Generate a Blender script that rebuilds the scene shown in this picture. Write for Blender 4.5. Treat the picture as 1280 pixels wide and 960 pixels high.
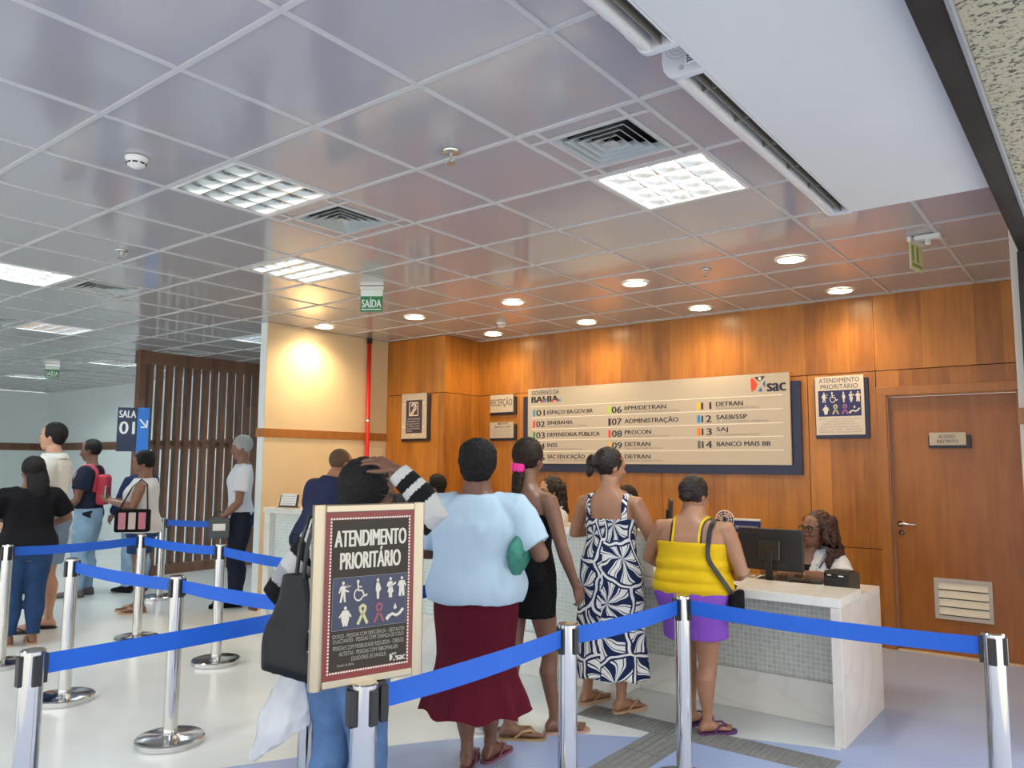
import bpy, bmesh, math, random
from math import sin, cos, pi, radians, sqrt, floor
from mathutils import Vector, Matrix, noise
random.seed(7)
for o in list(bpy.data.objects):
    bpy.data.objects.remove(o)
SC = bpy.context.scene
COL = SC.collection
V = Vector

# ------------------------------------------------------------------ camera, light, exposure
CAM_H = 1.5
CEIL = 2.958
T = 0.625                       # ceiling module
GX, GY = -2.682, 1.416          # a node of the ceiling grid
WALL_Y = 7.10                   # timber wall
cam = bpy.data.cameras.new('camera')
cam.sensor_width = 36.0
cam.lens = 36.0 * 968.8 / 1280.0
cam.clip_start = 0.02
cam_ob = bpy.data.objects.new('camera', cam)
COL.objects.link(cam_ob)
_y, _p, _r = -0.659875, 0.1017826, 0.0059937
_f = V((sin(_y) * cos(_p), cos(_y) * cos(_p), sin(_p)))
_rt = V((cos(_y), -sin(_y), 0))
_up = _rt.cross(_f)
_rx = _rt * cos(_r) + _up * sin(_r)
_ux = -_rt * sin(_r) + _up * cos(_r)
_m = Matrix((_rx, _ux, -_f)).transposed().to_4x4()
_m.translation = V((0, 0, CAM_H))
cam_ob.matrix_world = _m
SC.camera = cam_ob
vs = SC.view_settings
vs.view_transform = 'Standard'
vs.look = 'None'
vs.gamma = 1.0
vs.use_curve_mapping = False
vs.exposure = 0.75
SC.display_settings.display_device = 'sRGB'
DOWNLIGHT_W = 25.0              # warm ceiling downlights
TUBE_E = 62.0                   # fluorescent tube emission
world = bpy.data.worlds.new('daylight')
SC.world = world
world.use_nodes = True
_bg = world.node_tree.nodes['Background']
_bg.inputs['Color'].default_value = (1.0, 0.985, 0.955, 1)
_bg.inputs['Strength'].default_value = 1.4   # daylight from the street side, behind the camera


def area_light(name, loc, rot, sx, sy, power, color):
    l = bpy.data.lights.new(name, 'AREA')
    l.shape = 'RECTANGLE'
    l.size, l.size_y = sx, sy
    l.energy = power
    l.color = color
    o = bpy.data.objects.new(name, l)
    o.location = loc
    o.rotation_euler = rot
    COL.objects.link(o)
    return o


# ------------------------------------------------------------------ materials
MATS = {}


def mat(name, color=(0.5, 0.5, 0.5), rough=0.5, metal=0.0, spec=0.5, emit=None, es=0.0, alpha=1.0, trans=0.0,
        var=0.0, vscale=8.0, bump=0.0, bscale=40.0, sheen=0.0, coat=0.0, sub=0.0):
    if name in MATS:
        return MATS[name]
    m = bpy.data.materials.new(name)
    m.use_nodes = True
    nt = m.node_tree
    b = nt.nodes['Principled BSDF']
    b.inputs['Base Color'].default_value = (*color, 1)
    b.inputs['Roughness'].default_value = rough
    b.inputs['Metallic'].default_value = metal
    b.inputs['Specular IOR Level'].default_value = spec if (rough < .78 or spec != .5) else 0.18
    b.inputs['Alpha'].default_value = alpha
    b.inputs['Transmission Weight'].default_value = trans
    if coat:
        b.inputs['Coat Weight'].default_value = coat
    if sheen:
        b.inputs['Sheen Weight'].default_value = sheen
    if emit:
        b.inputs['Emission Color'].default_value = (*emit, 1)
        b.inputs['Emission Strength'].default_value = es
    if var or bump:
        tc = nt.nodes.new('ShaderNodeTexCoord')
        if var:
            n = nt.nodes.new('ShaderNodeTexNoise')
            n.inputs['Scale'].default_value = vscale
            n.inputs['Detail'].default_value = 4
            nt.links.new(tc.outputs['Object'], n.inputs['Vector'])
            r = nt.nodes.new('ShaderNodeValToRGB')
            r.color_ramp.elements[0].position = 0.3
            r.color_ramp.elements[1].position = 0.7
            r.color_ramp.elements[0].color = (*[c * (1 - var) for c in color], 1)
            r.color_ramp.elements[1].color = (*[min(1, c * (1 + var)) for c in color], 1)
            nt.links.new(n.outputs['Fac'], r.inputs['Fac'])
            nt.links.new(r.outputs['Color'], b.inputs['Base Color'])
        if bump:
            n2 = nt.nodes.new('ShaderNodeTexNoise')
            n2.inputs['Scale'].default_value = bscale
            n2.inputs['Detail'].default_value = 3
            nt.links.new(tc.outputs['Object'], n2.inputs['Vector'])
            bp = nt.nodes.new('ShaderNodeBump')
            bp.inputs['Strength'].default_value = bump
            bp.inputs['Distance'].default_value = 0.01
            nt.links.new(n2.outputs['Fac'], bp.inputs['Height'])
            nt.links.new(bp.outputs['Normal'], b.inputs['Normal'])
    MATS[name] = m
    return m


def nodes_of(m):
    nt = m.node_tree
    def N(t, **k):
        n = nt.nodes.new(t)
        for a, v in k.items():
            setattr(n, a, v)
        return n
    return nt, nt.nodes['Principled BSDF'], N, nt.links.new


def wood_mat(name, c_dark, c_light, plank=0.19, rough=0.33, grain=1.0, spread=0.5):
    """vertical planks: tone per plank plus stretched grain; works on X- and Y-facing walls"""
    m = mat(name, c_light, rough)
    nt, b, N, L = nodes_of(m)
    geo = N('ShaderNodeNewGeometry')
    sep = N('ShaderNodeSeparateXYZ')
    L(geo.outputs['Position'], sep.inputs[0])
    add = N('ShaderNodeMath', operation='ADD')
    L(sep.outputs['X'], add.inputs[0]); L(sep.outputs['Y'], add.inputs[1])
    div = N('ShaderNodeMath', operation='DIVIDE'); div.inputs[1].default_value = plank
    L(add.outputs[0], div.inputs[0])
    fl = N('ShaderNodeMath', operation='FLOOR'); L(div.outputs[0], fl.inputs[0])
    zb = N('ShaderNodeMath', operation='GREATER_THAN'); zb.inputs[1].default_value = 2.3
    L(sep.outputs['Z'], zb.inputs[0])
    cmb = N('ShaderNodeCombineXYZ'); L(fl.outputs[0], cmb.inputs[0]); L(zb.outputs[0], cmb.inputs[1])
    wn = N('ShaderNodeTexWhiteNoise'); wn.noise_dimensions = '3D'; L(cmb.outputs[0], wn.inputs['Vector'])
    # grain
    u = N('ShaderNodeMath', operation='MULTIPLY'); u.inputs[1].default_value = 34.0; L(add.outputs[0], u.inputs[0])
    zz = N('ShaderNodeMath', operation='MULTIPLY'); zz.inputs[1].default_value = 1.7; L(sep.outputs['Z'], zz.inputs[0])
    of = N('ShaderNodeMath', operation='MULTIPLY'); of.inputs[1].default_value = 37.0; L(wn.outputs['Value'], of.inputs[0])
    gv = N('ShaderNodeCombineXYZ'); L(u.outputs[0], gv.inputs[0]); L(zz.outputs[0], gv.inputs[1]); L(of.outputs[0], gv.inputs[2])
    gn = N('ShaderNodeTexNoise'); gn.inputs['Scale'].default_value = 1.0; gn.inputs['Detail'].default_value = 6
    gn.inputs['Distortion'].default_value = 0.6
    L(gv.outputs[0], gn.inputs['Vector'])
    gv2 = N('ShaderNodeVectorMath', operation='MULTIPLY'); gv2.inputs[1].default_value = (0.22, 1.3, 1)
    L(gv.outputs[0], gv2.inputs[0])
    gn2 = N('ShaderNodeTexNoise'); gn2.inputs['Scale'].default_value = 1.0; gn2.inputs['Detail'].default_value = 3
    L(gv2.outputs[0], gn2.inputs['Vector'])
    a1 = N('ShaderNodeMath', operation='MULTIPLY'); a1.inputs[1].default_value = spread; L(wn.outputs['Value'], a1.inputs[0])
    a2 = N('ShaderNodeMath', operation='MULTIPLY_ADD'); a2.inputs[1].default_value = 0.55 * grain
    L(gn.outputs['Fac'], a2.inputs[0]); L(a1.outputs[0], a2.inputs[2])
    a3 = N('ShaderNodeMath', operation='MULTIPLY_ADD'); a3.inputs[1].default_value = 0.6 * grain
    L(gn2.outputs['Fac'], a3.inputs[0]); L(a2.outputs[0], a3.inputs[2])
    r = N('ShaderNodeValToRGB')
    r.color_ramp.elements[0].position = 0.30; r.color_ramp.elements[0].color = (*c_dark, 1)
    r.color_ramp.elements[1].position = 1.15 if spread > .4 else 0.95; r.color_ramp.elements[1].color = (*c_light, 1)
    L(a3.outputs[0], r.inputs['Fac'])
    L(r.outputs['Color'], b.inputs['Base Color'])
    return m


def mosaic_mat(name, c1, c2, grout, size=0.029):
    m = mat(name, c1, 0.18)
    nt, b, N, L = nodes_of(m)
    geo = N('ShaderNodeNewGeometry')
    sep = N('ShaderNodeSeparateXYZ'); L(geo.outputs['Position'], sep.inputs[0])
    add = N('ShaderNodeMath', operation='ADD'); L(sep.outputs['X'], add.inputs[0]); L(sep.outputs['Y'], add.inputs[1])
    cv = N('ShaderNodeCombineXYZ'); L(add.outputs[0], cv.inputs[0]); L(sep.outputs['Z'], cv.inputs[1])
    bt = N('ShaderNodeTexBrick'); bt.offset = 0.0; bt.squash = 1.0
    bt.inputs['Scale'].default_value = 1.0
    bt.inputs['Brick Width'].default_value = size; bt.inputs['Row Height'].default_value = size
    bt.inputs['Mortar Size'].default_value = 0.0018; bt.inputs['Mortar Smooth'].default_value = 0.1
    bt.inputs['Color1'].default_value = (*c1, 1); bt.inputs['Color2'].default_value = (*c2, 1)
    bt.inputs['Mortar'].default_value = (*grout, 1)
    L(cv.outputs[0], bt.inputs['Vector'])
    L(bt.outputs['Color'], b.inputs['Base Color'])
    mr = N('ShaderNodeMapRange'); mr.inputs['To Min'].default_value = 0.15; mr.inputs['To Max'].default_value = 0.7
    L(bt.outputs['Fac'], mr.inputs['Value']); L(mr.outputs[0], b.inputs['Roughness'])
    return m


def speckle_mat(name, base, dark, scale=60.0, thr=0.56, rough=0.5):
    m = mat(name, base, rough)
    nt, b, N, L = nodes_of(m)
    tc = N('ShaderNodeTexCoord')
    n = N('ShaderNodeTexNoise'); n.inputs['Scale'].default_value = scale; n.inputs['Detail'].default_value = 5
    n.inputs['Distortion'].default_value = 0.8
    L(tc.outputs['Object'], n.inputs['Vector'])
    r = N('ShaderNodeValToRGB')
    r.color_ramp.elements[0].position = thr; r.color_ramp.elements[0].color = (*base, 1)
    r.color_ramp.elements[1].position = thr + 0.07; r.color_ramp.elements[1].color = (*dark, 1)
    L(n.outputs['Fac'], r.inputs['Fac']); L(r.outputs['Color'], b.inputs['Base Color'])
    return m


def marble_mat(name, base, vein, scale=1.4, rough=0.16):
    m = mat(name, base, rough)
    nt, b, N, L = nodes_of(m)
    geo = N('ShaderNodeNewGeometry')
    n = N('ShaderNodeTexNoise'); n.inputs['Scale'].default_value = scale; n.inputs['Detail'].default_value = 8
    n.inputs['Distortion'].default_value = 1.6
    L(geo.outputs['Position'], n.inputs['Vector'])
    r = N('ShaderNodeValToRGB')
    e = r.color_ramp.elements
    e[0].position = 0.46; e[0].color = (*base, 1)
    e[1].position = 0.54; e[1].color = (*base, 1)
    x = e.new(0.5); x.color = (*vein, 1)
    L(n.outputs['Fac'], r.inputs['Fac']); L(r.outputs['Color'], b.inputs['Base Color'])
    return m


def floral_mat(name):
    """radiating navy and white leaves around scattered centres, wrapped round the body"""
    m = mat(name, (0.8, 0.8, 0.8), 0.85)
    nt, b, N, L = nodes_of(m)
    tc = N('ShaderNodeTexCoord')
    sp = N('ShaderNodeSeparateXYZ'); L(tc.outputs['Object'], sp.inputs[0])
    at = N('ShaderNodeMath', operation='ARCTAN2'); L(sp.outputs['X'], at.inputs[0]); L(sp.outputs['Y'], at.inputs[1])
    ab0 = N('ShaderNodeMath', operation='MULTIPLY'); ab0.inputs[1].default_value = 0.19; L(at.outputs[0], ab0.inputs[0])
    uv = N('ShaderNodeCombineXYZ'); L(ab0.outputs[0], uv.inputs[0]); L(sp.outputs['Z'], uv.inputs[1])
    nz = N('ShaderNodeTexNoise'); nz.inputs['Scale'].default_value = 7.0; nz.inputs['Detail'].default_value = 1.0
    L(uv.outputs[0], nz.inputs['Vector'])
    ns = N('ShaderNodeVectorMath', operation='SCALE'); ns.inputs['Scale'].default_value = 0.10; L(nz.outputs['Color'], ns.inputs[0])
    wv = N('ShaderNodeVectorMath', operation='ADD'); L(uv.outputs[0], wv.inputs[0]); L(ns.outputs[0], wv.inputs[1])
    sc = N('ShaderNodeVectorMath', operation='SCALE'); sc.inputs['Scale'].default_value = 4.4; L(wv.outputs[0], sc.inputs[0])
    vo = N('ShaderNodeTexVoronoi'); vo.voronoi_dimensions = '2D'; vo.inputs['Scale'].default_value = 1.0; vo.inputs['Randomness'].default_value = 0.85
    L(sc.outputs[0], vo.inputs['Vector'])
    df = N('ShaderNodeVectorMath', operation='SUBTRACT'); L(sc.outputs[0], df.inputs[0]); L(vo.outputs['Position'], df.inputs[1])
    ds = N('ShaderNodeSeparateXYZ'); L(df.outputs[0], ds.inputs[0])
    an = N('ShaderNodeMath', operation='ARCTAN2'); L(ds.outputs['Y'], an.inputs[0]); L(ds.outputs['X'], an.inputs[1])
    a6 = N('ShaderNodeMath', operation='MULTIPLY'); a6.inputs[1].default_value = 7.0; L(an.outputs[0], a6.inputs[0])
    sw = N('ShaderNodeMath', operation='MULTIPLY_ADD'); sw.inputs[1].default_value = 3.2; L(vo.outputs['Distance'], sw.inputs[0]); L(a6.outputs[0], sw.inputs[2])
    sn = N('ShaderNodeMath', operation='SINE'); L(sw.outputs[0], sn.inputs[0])
    aa = N('ShaderNodeMath', operation='ABSOLUTE'); L(sn.outputs[0], aa.inputs[0])
    # leaf outline (white line) where |sin| small, filled white leaf where sin > .55
    o1 = N('ShaderNodeMath', operation='LESS_THAN'); o1.inputs[1].default_value = 0.30; L(aa.outputs[0], o1.inputs[0])
    o2 = N('ShaderNodeMath', operation='GREATER_THAN'); o2.inputs[1].default_value = 0.62; L(sn.outputs[0], o2.inputs[0])
    ve = N('ShaderNodeTexVoronoi'); ve.voronoi_dimensions = '2D'; ve.feature = 'DISTANCE_TO_EDGE'; ve.inputs['Scale'].default_value = 1.0; ve.inputs['Randomness'].default_value = 0.85
    L(sc.outputs[0], ve.inputs['Vector'])
    o3 = N('ShaderNodeMath', operation='LESS_THAN'); o3.inputs[1].default_value = 0.035; L(ve.outputs['Distance'], o3.inputs[0])
    g3 = N('ShaderNodeMath', operation='GREATER_THAN'); g3.inputs[1].default_value = 0.09; L(ve.outputs['Distance'], g3.inputs[0])
    mx1 = N('ShaderNodeMath', operation='MAXIMUM'); L(o1.outputs[0], mx1.inputs[0]); L(o2.outputs[0], mx1.inputs[1])
    mu = N('ShaderNodeMath', operation='MULTIPLY'); L(mx1.outputs[0], mu.inputs[0]); L(g3.outputs[0], mu.inputs[1])
    mx2 = N('ShaderNodeMath', operation='MAXIMUM'); L(mu.outputs[0], mx2.inputs[0]); L(o3.outputs[0], mx2.inputs[1])
    mc = N('ShaderNodeMixRGB'); mc.inputs[1].default_value = (0.012, 0.022, 0.075, 1); mc.inputs[2].default_value = (0.78, 0.78, 0.75, 1)
    L(mx2.outputs[0], mc.inputs['Fac']); L(mc.outputs[0], b.inputs['Base Color'])
    return m


M_wood = wood_mat('orange_timber', (0.18, 0.055, 0.007), (0.50, 0.195, 0.028), spread=0.32)
M_door = wood_mat('door_timber', (0.21, 0.066, 0.009), (0.40, 0.145, 0.024), plank=3.0, rough=0.35, spread=0.25)
M_slat = wood_mat('slat_timber', (0.075, 0.032, 0.016), (0.19, 0.085, 0.045), plank=0.135, rough=0.4, spread=0.4)
M_trimw = wood_mat('trim_timber', (0.26, 0.095, 0.018), (0.47, 0.19, 0.045), plank=2.0, rough=0.35, spread=0.3)
M_wall = mat('white_paint', (0.77, 0.85, 0.85), 0.65, bump=0.05, bscale=120)
M_beige = mat('cream_paint', (0.72, 0.58, 0.37), 0.6, var=0.03, vscale=3)
M_floor = mat('pale_vinyl', (0.77, 0.80, 0.78), 0.22, var=0.035, vscale=2.2)
M_tile = mat('ceiling_tile_metal', (0.43, 0.42, 0.445), 0.10, spec=0.9, coat=0.0)
M_tbar = mat('tbar_white', (0.56, 0.56, 0.57), 0.4)
M_dark = mat('shadow_gap', (0.03, 0.03, 0.03), 0.8)
M_chrome = mat('chrome', (0.62, 0.61, 0.59), 0.10, metal=1.0)
M_steel = mat('brushed_steel', (0.62, 0.62, 0.60), 0.28, metal=1.0)
M_alu = mat('anodised_aluminium', (0.46, 0.40, 0.30), 0.36, metal=1.0)
M_black = mat('black_plastic', (0.012, 0.012, 0.014), 0.38)
M_blackcloth = mat('black_cloth', (0.006, 0.006, 0.008), 0.9)
M_white = mat('white_plastic', (0.80, 0.80, 0.78), 0.35)
M_plaster = mat('white_plasterboard', (0.66, 0.67, 0.655), 0.55, var=0.02, vscale=2)
M_navy = mat('navy_panel', (0.008, 0.014, 0.060), 0.35)
M_sign = mat('sign_cream', (0.52, 0.46, 0.375), 0.38)
M_ink = mat('ink_dark', (0.016, 0.016, 0.040), 0.5)
M_grey = mat('ink_grey', (0.25, 0.23, 0.22), 0.5)
M_lum = mat('downlight_glow', (1, 0.9, 0.7), 0.5, emit=(1.0, 0.80, 0.50), es=22.0)
M_tube = mat('fluorescent_tube', (1, 1, 1), 0.5, emit=(0.86, 0.97, 1.0), es=TUBE_E)
M_tubeoff = mat('fluorescent_tube_off', (0.85, 0.85, 0.85), 0.4)
M_reflector = mat('reflector_aluminium', (0.85, 0.87, 0.88), 0.16, metal=1.0)
M_belt = mat('blue_webbing', (0.002, 0.105, 0.58), 0.6, bump=0.15, bscale=350)
M_mosaic = mosaic_mat('glass_mosaic', (0.60, 0.70, 0.66), (0.70, 0.78, 0.75), (0.84, 0.86, 0.84))
M_mosaicg = mosaic_mat('glass_mosaic_grey', (0.50, 0.54, 0.50), (0.62, 0.65, 0.60), (0.78, 0.79, 0.75))
M_marble = marble_mat('white_stone', (0.80, 0.79, 0.74), (0.745, 0.73, 0.68))
M_granite = speckle_mat('speckled_granite', (0.44, 0.39, 0.27), (0.06, 0.05, 0.04), 60.0, 0.535, 0.6)
M_steelbeam = mat('dark_steel_beam', (0.018, 0.017, 0.015), 0.5, spec=.25, var=0.5, vscale=5)
M_tactile = mat('grey_tactile', (0.21, 0.21, 0.20), 0.6, var=0.12, vscale=40)
M_blue = mat('blue_vinyl', (0.36, 0.45, 0.70), 0.25, var=0.03, vscale=2)
M_lav = mat('lavender_vinyl', (0.46, 0.46, 0.66), 0.24, var=0.03, vscale=2)
M_red = mat('red_pipe_paint', (0.62, 0.018, 0.014), 0.35)
M_glass = mat('clear_glass', (0.9, 0.95, 0.95), 0.03, trans=1.0)

# ------------------------------------------------------------------ mesh builder
class MB:
    def __init__(s):
        s.v = []; s.f = []; s.m = []

    def add(s, vs_, fs_, mi=0):
        k = len(s.v)
        s.v.extend([tuple(p) for p in vs_])
        for f in fs_:
            s.f.append([i + k for i in f]); s.m.append(mi)
        return s

    def box(s, lo, hi, mi=0, mtx=None):
        x0, y0, z0 = lo; x1, y1, z1 = hi
        p = [V(q) for q in ((x0, y0, z0), (x1, y0, z0), (x1, y1, z0), (x0, y1, z0), (x0, y0, z1), (x1, y0, z1), (x1, y1, z1), (x0, y1, z1))]
        if mtx:
            p = [mtx @ q for q in p]
        return s.add(p, [(3, 2, 1, 0), (4, 5, 6, 7), (0, 1, 5, 4), (1, 2, 6, 5), (2, 3, 7, 6), (3, 0, 4, 7)], mi)

    def bevbox(s, lo, hi, b=0.004, mi=0, mtx=None):
        """box with chamfered edges"""
        bm = bmesh.new()
        bmesh.ops.create_cube(bm, size=1.0)
        for v in bm.verts:
            v.co = V([lo[i] + (v.co[i] + 0.5) * (hi[i] - lo[i]) for i in range(3)])
        bmesh.ops.bevel(bm, geom=list(bm.edges), offset=b, segments=2, affect='EDGES', profile=0.5)
        bm.verts.index_update()
        vs_ = [(mtx @ v.co) if mtx else v.co.copy() for v in bm.verts]
        fs_ = [[v.index for v in f.verts] for f in bm.faces]
        bm.free()
        return s.add(vs_, fs_, mi)

    def loft(s, rings, mi=0, cap=True, closed=True):
        n = len(rings[0]); k = len(s.v)
        for r in rings:
            s.v.extend([tuple(p) for p in r])
        for a in range(len(rings) - 1):
            for i in range(n if closed else n - 1):
                j = (i + 1) % n
                s.f.append([k + a * n + i, k + a * n + j, k + (a + 1) * n + j, k + (a + 1) * n + i]); s.m.append(mi)
        if cap and closed:
            s.f.append([k + i for i in reversed(range(n))]); s.m.append(mi)
            s.f.append([k + (len(rings) - 1) * n + i for i in range(n)]); s.m.append(mi)
        return s

    def tube(s, pts, rad, n=12, mi=0, flat=1.0, cap=True, round_ends=False):
        pts = [V(p) for p in pts]
        if not hasattr(rad, '__len__'):
            rad = [rad] * len(pts)
        rad = list(rad)
        if round_ends:
            d0 = (pts[0] - pts[1]).normalized(); d1 = (pts[-1] - pts[-2]).normalized()
            pre, pr = [], []
            for a in (80, 55, 30):
                pre.append(pts[0] + d0 * rad[0] * sin(radians(a))); pr.append(rad[0] * cos(radians(a)))
            post, po = [], []
            for a in (30, 55, 80):
                post.append(pts[-1] + d1 * rad[-1] * sin(radians(a))); po.append(rad[-1] * cos(radians(a)))
            pts = pre + pts + post; rad = pr + rad + po
        t0 = (pts[1] - pts[0]).normalized()
        ref = V((0, 0, 1)) if abs(t0.z) < 0.9 else V((0, 1, 0))
        u = t0.cross(ref).normalized()
        rings = []
        for i, p in enumerate(pts):
            t = (pts[min(i + 1, len(pts) - 1)] - pts[max(i - 1, 0)])
            if t.length < 1e-9:
                t = t0
            t.normalize()
            u = (u - t * u.dot(t)).normalized()
            w = t.cross(u)
            rings.append([p + (u * cos(2 * pi * a / n) + w * sin(2 * pi * a / n) * flat) * rad[i] for a in range(n)])
        return s.loft(rings, mi, cap)

    def cyl(s, p0, p1, r0, r1=None, n=24, mi=0):
        return s.tube([p0, p1], [r0, r0 if r1 is None else r1], n, mi)

    def lathe(s, prof, c=(0, 0, 0), n=32, mi=0, cap=True):
        rings = [[(c[0] + r * cos(2 * pi * a / n), c[1] + r * sin(2 * pi * a / n), c[2] + z) for a in range(n)] for r, z in prof]
        return s.loft(rings, mi, cap)

    def ell(s, c, r, n=16, m=10, mi=0, rot=None):
        c = V(c)
        rings = []
        for j in range(1, m):
            th = pi * j / m
            ring = []
            for a in range(n):
                p = V((r[0] * sin(th) * cos(2 * pi * a / n), r[1] * sin(th) * sin(2 * pi * a / n), -r[2] * cos(th)))
                if rot:
                    p = rot @ p
                ring.append(c + p)
            rings.append(ring)
        return s.loft(rings, mi)

    def prism(s, poly, o, xd, ud, th, mi=0, back=0.0):
        """2D polygon -> thin solid; xd, ud in-plane axes; grows along normal xd x ud"""
        o, xd, ud = V(o), V(xd), V(ud)
        nn = xd.cross(ud).normalized()
        a = [o + xd * p[0] + ud * p[1] + nn * back for p in poly]
        b = [q + nn * th for q in a]
        n = len(poly)
        area = sum(poly[i][0] * poly[(i + 1) % n][1] - poly[(i + 1) % n][0] * poly[i][1] for i in range(n))
        if area < 0:
            a.reverse(); b.reverse()
        fs_ = [list(reversed(range(n))), [n + i for i in range(n)]]
        for i in range(n):
            j = (i + 1) % n
            fs_.append([i, j, n + j, n + i])
        return s.add(a + b, fs_, mi)

    def mesh(s, name, mats, smooth=False):
        me = bpy.data.meshes.new(name)
        me.from_pydata(s.v, [], s.f)
        if not isinstance(mats, (list, tuple)):
            mats = [mats]
        for m in mats:
            me.materials.append(m)
        me.polygons.foreach_set('material_index', s.m)
        if smooth:
            me.polygons.foreach_set('use_smooth', [True] * len(s.f))
        me.update()
        return me

    def build(s, name, mats, parent=None, smooth=False, angle=None, loc=None):
        me = s.mesh(name, mats, smooth or angle is not None)
        return link(me, name, parent, loc, angle)


def link(me, name, parent=None, loc=None, angle=None):
    o = bpy.data.objects.new(name, me)
    COL.objects.link(o)
    if parent:
        o.parent = parent
    if loc is not None:
        o.location = loc
    if angle is not None:
        bm = bmesh.new(); bm.from_mesh(me)
        bmesh.ops.recalc_face_normals(bm, faces=bm.faces)
        for e in bm.edges:
            if len(e.link_faces) == 2:
                e.smooth = e.calc_face_angle(0) < radians(angle)
        bm.to_mesh(me); bm.free()
    return o


def tag(o, label=None, cat=None, group=None, kind=None):
    if label: o['label'] = label
    if cat: o['category'] = cat
    if group: o['group'] = group
    if kind: o['kind'] = kind
    return o


def empty(name, loc=(0, 0, 0), rz=0.0):
    o = bpy.data.objects.new(name, None)
    o.empty_display_size = 0.1
    o.location = loc
    o.rotation_euler = (0, 0, rz)
    COL.objects.link(o)
    return o


def struct(name, mb, m, **k):
    o = mb.build(name, m, **k)
    o['kind'] = 'structure'
    return o


def copy_tree(o, parent=None):
    c = o.copy()
    COL.objects.link(c)
    if parent:
        c.parent = parent
    for ch in list(o.children):
        copy_tree(ch, c)
    return c


def text(name, body, o, xd, ud, mats, parent, w=None, h=None, align='L', bold=0.0, ext=0.0008, lift=0.0012, squeeze=True):
    """raised lettering: o = left-bottom (or centre-bottom) of the line in parent space"""
    cu = bpy.data.curves.new(name, 'FONT')
    cu.body = body
    cu.size = 1.0
    cu.resolution_u = 3
    tmp = bpy.data.objects.new(name, cu)
    COL.objects.link(tmp)
    dg = bpy.context.evaluated_depsgraph_get()
    me = bpy.data.meshes.new_from_object(tmp.evaluated_get(dg))
    bpy.data.objects.remove(tmp)
    bpy.data.curves.remove(cu)
    xs = [v.co.x for v in me.vertices]; ys = [v.co.y for v in me.vertices]
    x0, x1, y0, y1 = min(xs), max(xs), min(ys), max(ys)
    sx = sy = 1.0
    if h: sx = sy = h / max(1e-6, y1 - y0)
    if w:
        sx = w / (x1 - x0)
        if not h: sy = sx
    xd, ud = V(xd).normalized(), V(ud).normalized()
    nn = xd.cross(ud)
    o = V(o)
    off = 0.0 if align == 'L' else (x1 - x0) * sx / 2
    mb = MB()
    F = [list(p.vertices) for p in me.polygons]
    for q in ((-1, 0, 1) if bold else (0,)):     # bold: overstruck
        P = [o + xd * ((v.co.x - x0) * sx - off + q * bold * 1.3 * sy) + ud * ((v.co.y - y0) * sy) + nn * (lift + .0001 * (q + 1)) for v in me.vertices]
        mb.add(P, F)
    ob = mb.build(name, mats, parent)
    bpy.data.meshes.remove(me)
    return ob

# ------------------------------------------------------------------ setting
XL, XR = -18.3, -0.365
YB = -4.2
struct('floor', MB().box((-18.5, -6, -0.12), (5, 7.6, 0)), M_floor)
# blue vinyl area and tactile strips let into the floor
blue = [(-4.7, -1.2), (-4.15, 0.8), (-3.83, 1.75), (-3.52, 2.353), (-3.29, 2.768), (-2.974, 3.249), (-2.70, 3.56), (-2.486, 3.77), (-2.16, 3.952),
        (-2.14, 4.07), (-1.75, 4.28), (-1.486, 4.366), (-1.235, 4.44), (-1.25, 4.50), (-1.25, 5.35), (-2.60, 5.36), (-2.60, 7.25), (1.5, 7.25), (1.5, -1.2)]
struct('floor_inlay', MB().prism(blue, (0, 0, 0), (1, 0, 0), (0, 1, 0), 0.0015), M_blue)
tac = MB()
for a in range(46):             # short bars of the tactile strips
    x = -2.64 + a * 0.0317
    tac.box((x, 4.065, 0.0035), (x + 0.024, 4.275, 0.006))
tac.box((-2.65, 4.06, 0.0), (-1.19, 4.28, 0.0035))
tac.box((-2.15, 0.6, 0.0), (-1.915, 4.06, 0.0035))
for a in range(5):
    x = -2.138 + a * 0.045
    for b in range(11):
        tac.box((x, 0.65 + b * 0.31, 0.0035), (x + 0.034, 0.65 + b * 0.31 + 0.295, 0.006))
struct('floor_tactile_strip', tac, M_tactile)

# ceiling: glossy metal tiles, each hung a hair out of level, on white T-bars
LIGHTS = {(-2, 1): 0, (1, 3): 1, (-4, 3): 0, (-7, 1): 1, (-11, 3): 1, (-15, 6): 1, (-9, 6): 1, (-20, 6): 1, (-7, -4): 1, (-12, -3): 1, (-16, 1): 1, (1, -2): 1, (-3, -3): 1}
VENTS = {(-2, 2), (1, 2), (-7, 2), (-11, 2), (-12, 6), (-18, 6)}
I0, I1, J0, J1 = -25, 4, -9, 9
ct = MB()
cx = lambda i: max(XL, min(XR, GX + i * T))
cy = lambda j: max(YB, min(WALL_Y, GY + j * T))
for i in range(I0, I1):
    for j in range(J0, J1 + 1):
        x0, x1, y0, y1 = cx(i), cx(i + 1), cy(j), cy(j + 1)
        if x1 - x0 < 0.01 or y1 - y0 < 0.01 or (i, j) in LIGHTS or (i, j) in VENTS:
            continue
        a, b = random.gauss(0, 0.0011), random.gauss(0, 0.0011)
        z = lambda x, y: CEIL + 0.003 + a * (x - (x0 + x1) / 2) + b * (y - (y0 + y1) / 2)
        g = 0.007
        q = [(x0 + g, y0 + g), (x1 - g, y0 + g), (x1 - g, y1 - g), (x0 + g, y1 - g)]
        ct.add([(x, y, z(x, y)) for x, y in q] + [(x, y, CEIL + 0.03) for x, y in q],
               [(3, 2, 1, 0), (4, 5, 6, 7), (0, 1, 5, 4), (1, 2, 6, 5), (2, 3, 7, 6), (3, 0, 4, 7)])
struct('ceiling', ct, M_tile)
tb = MB()
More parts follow.
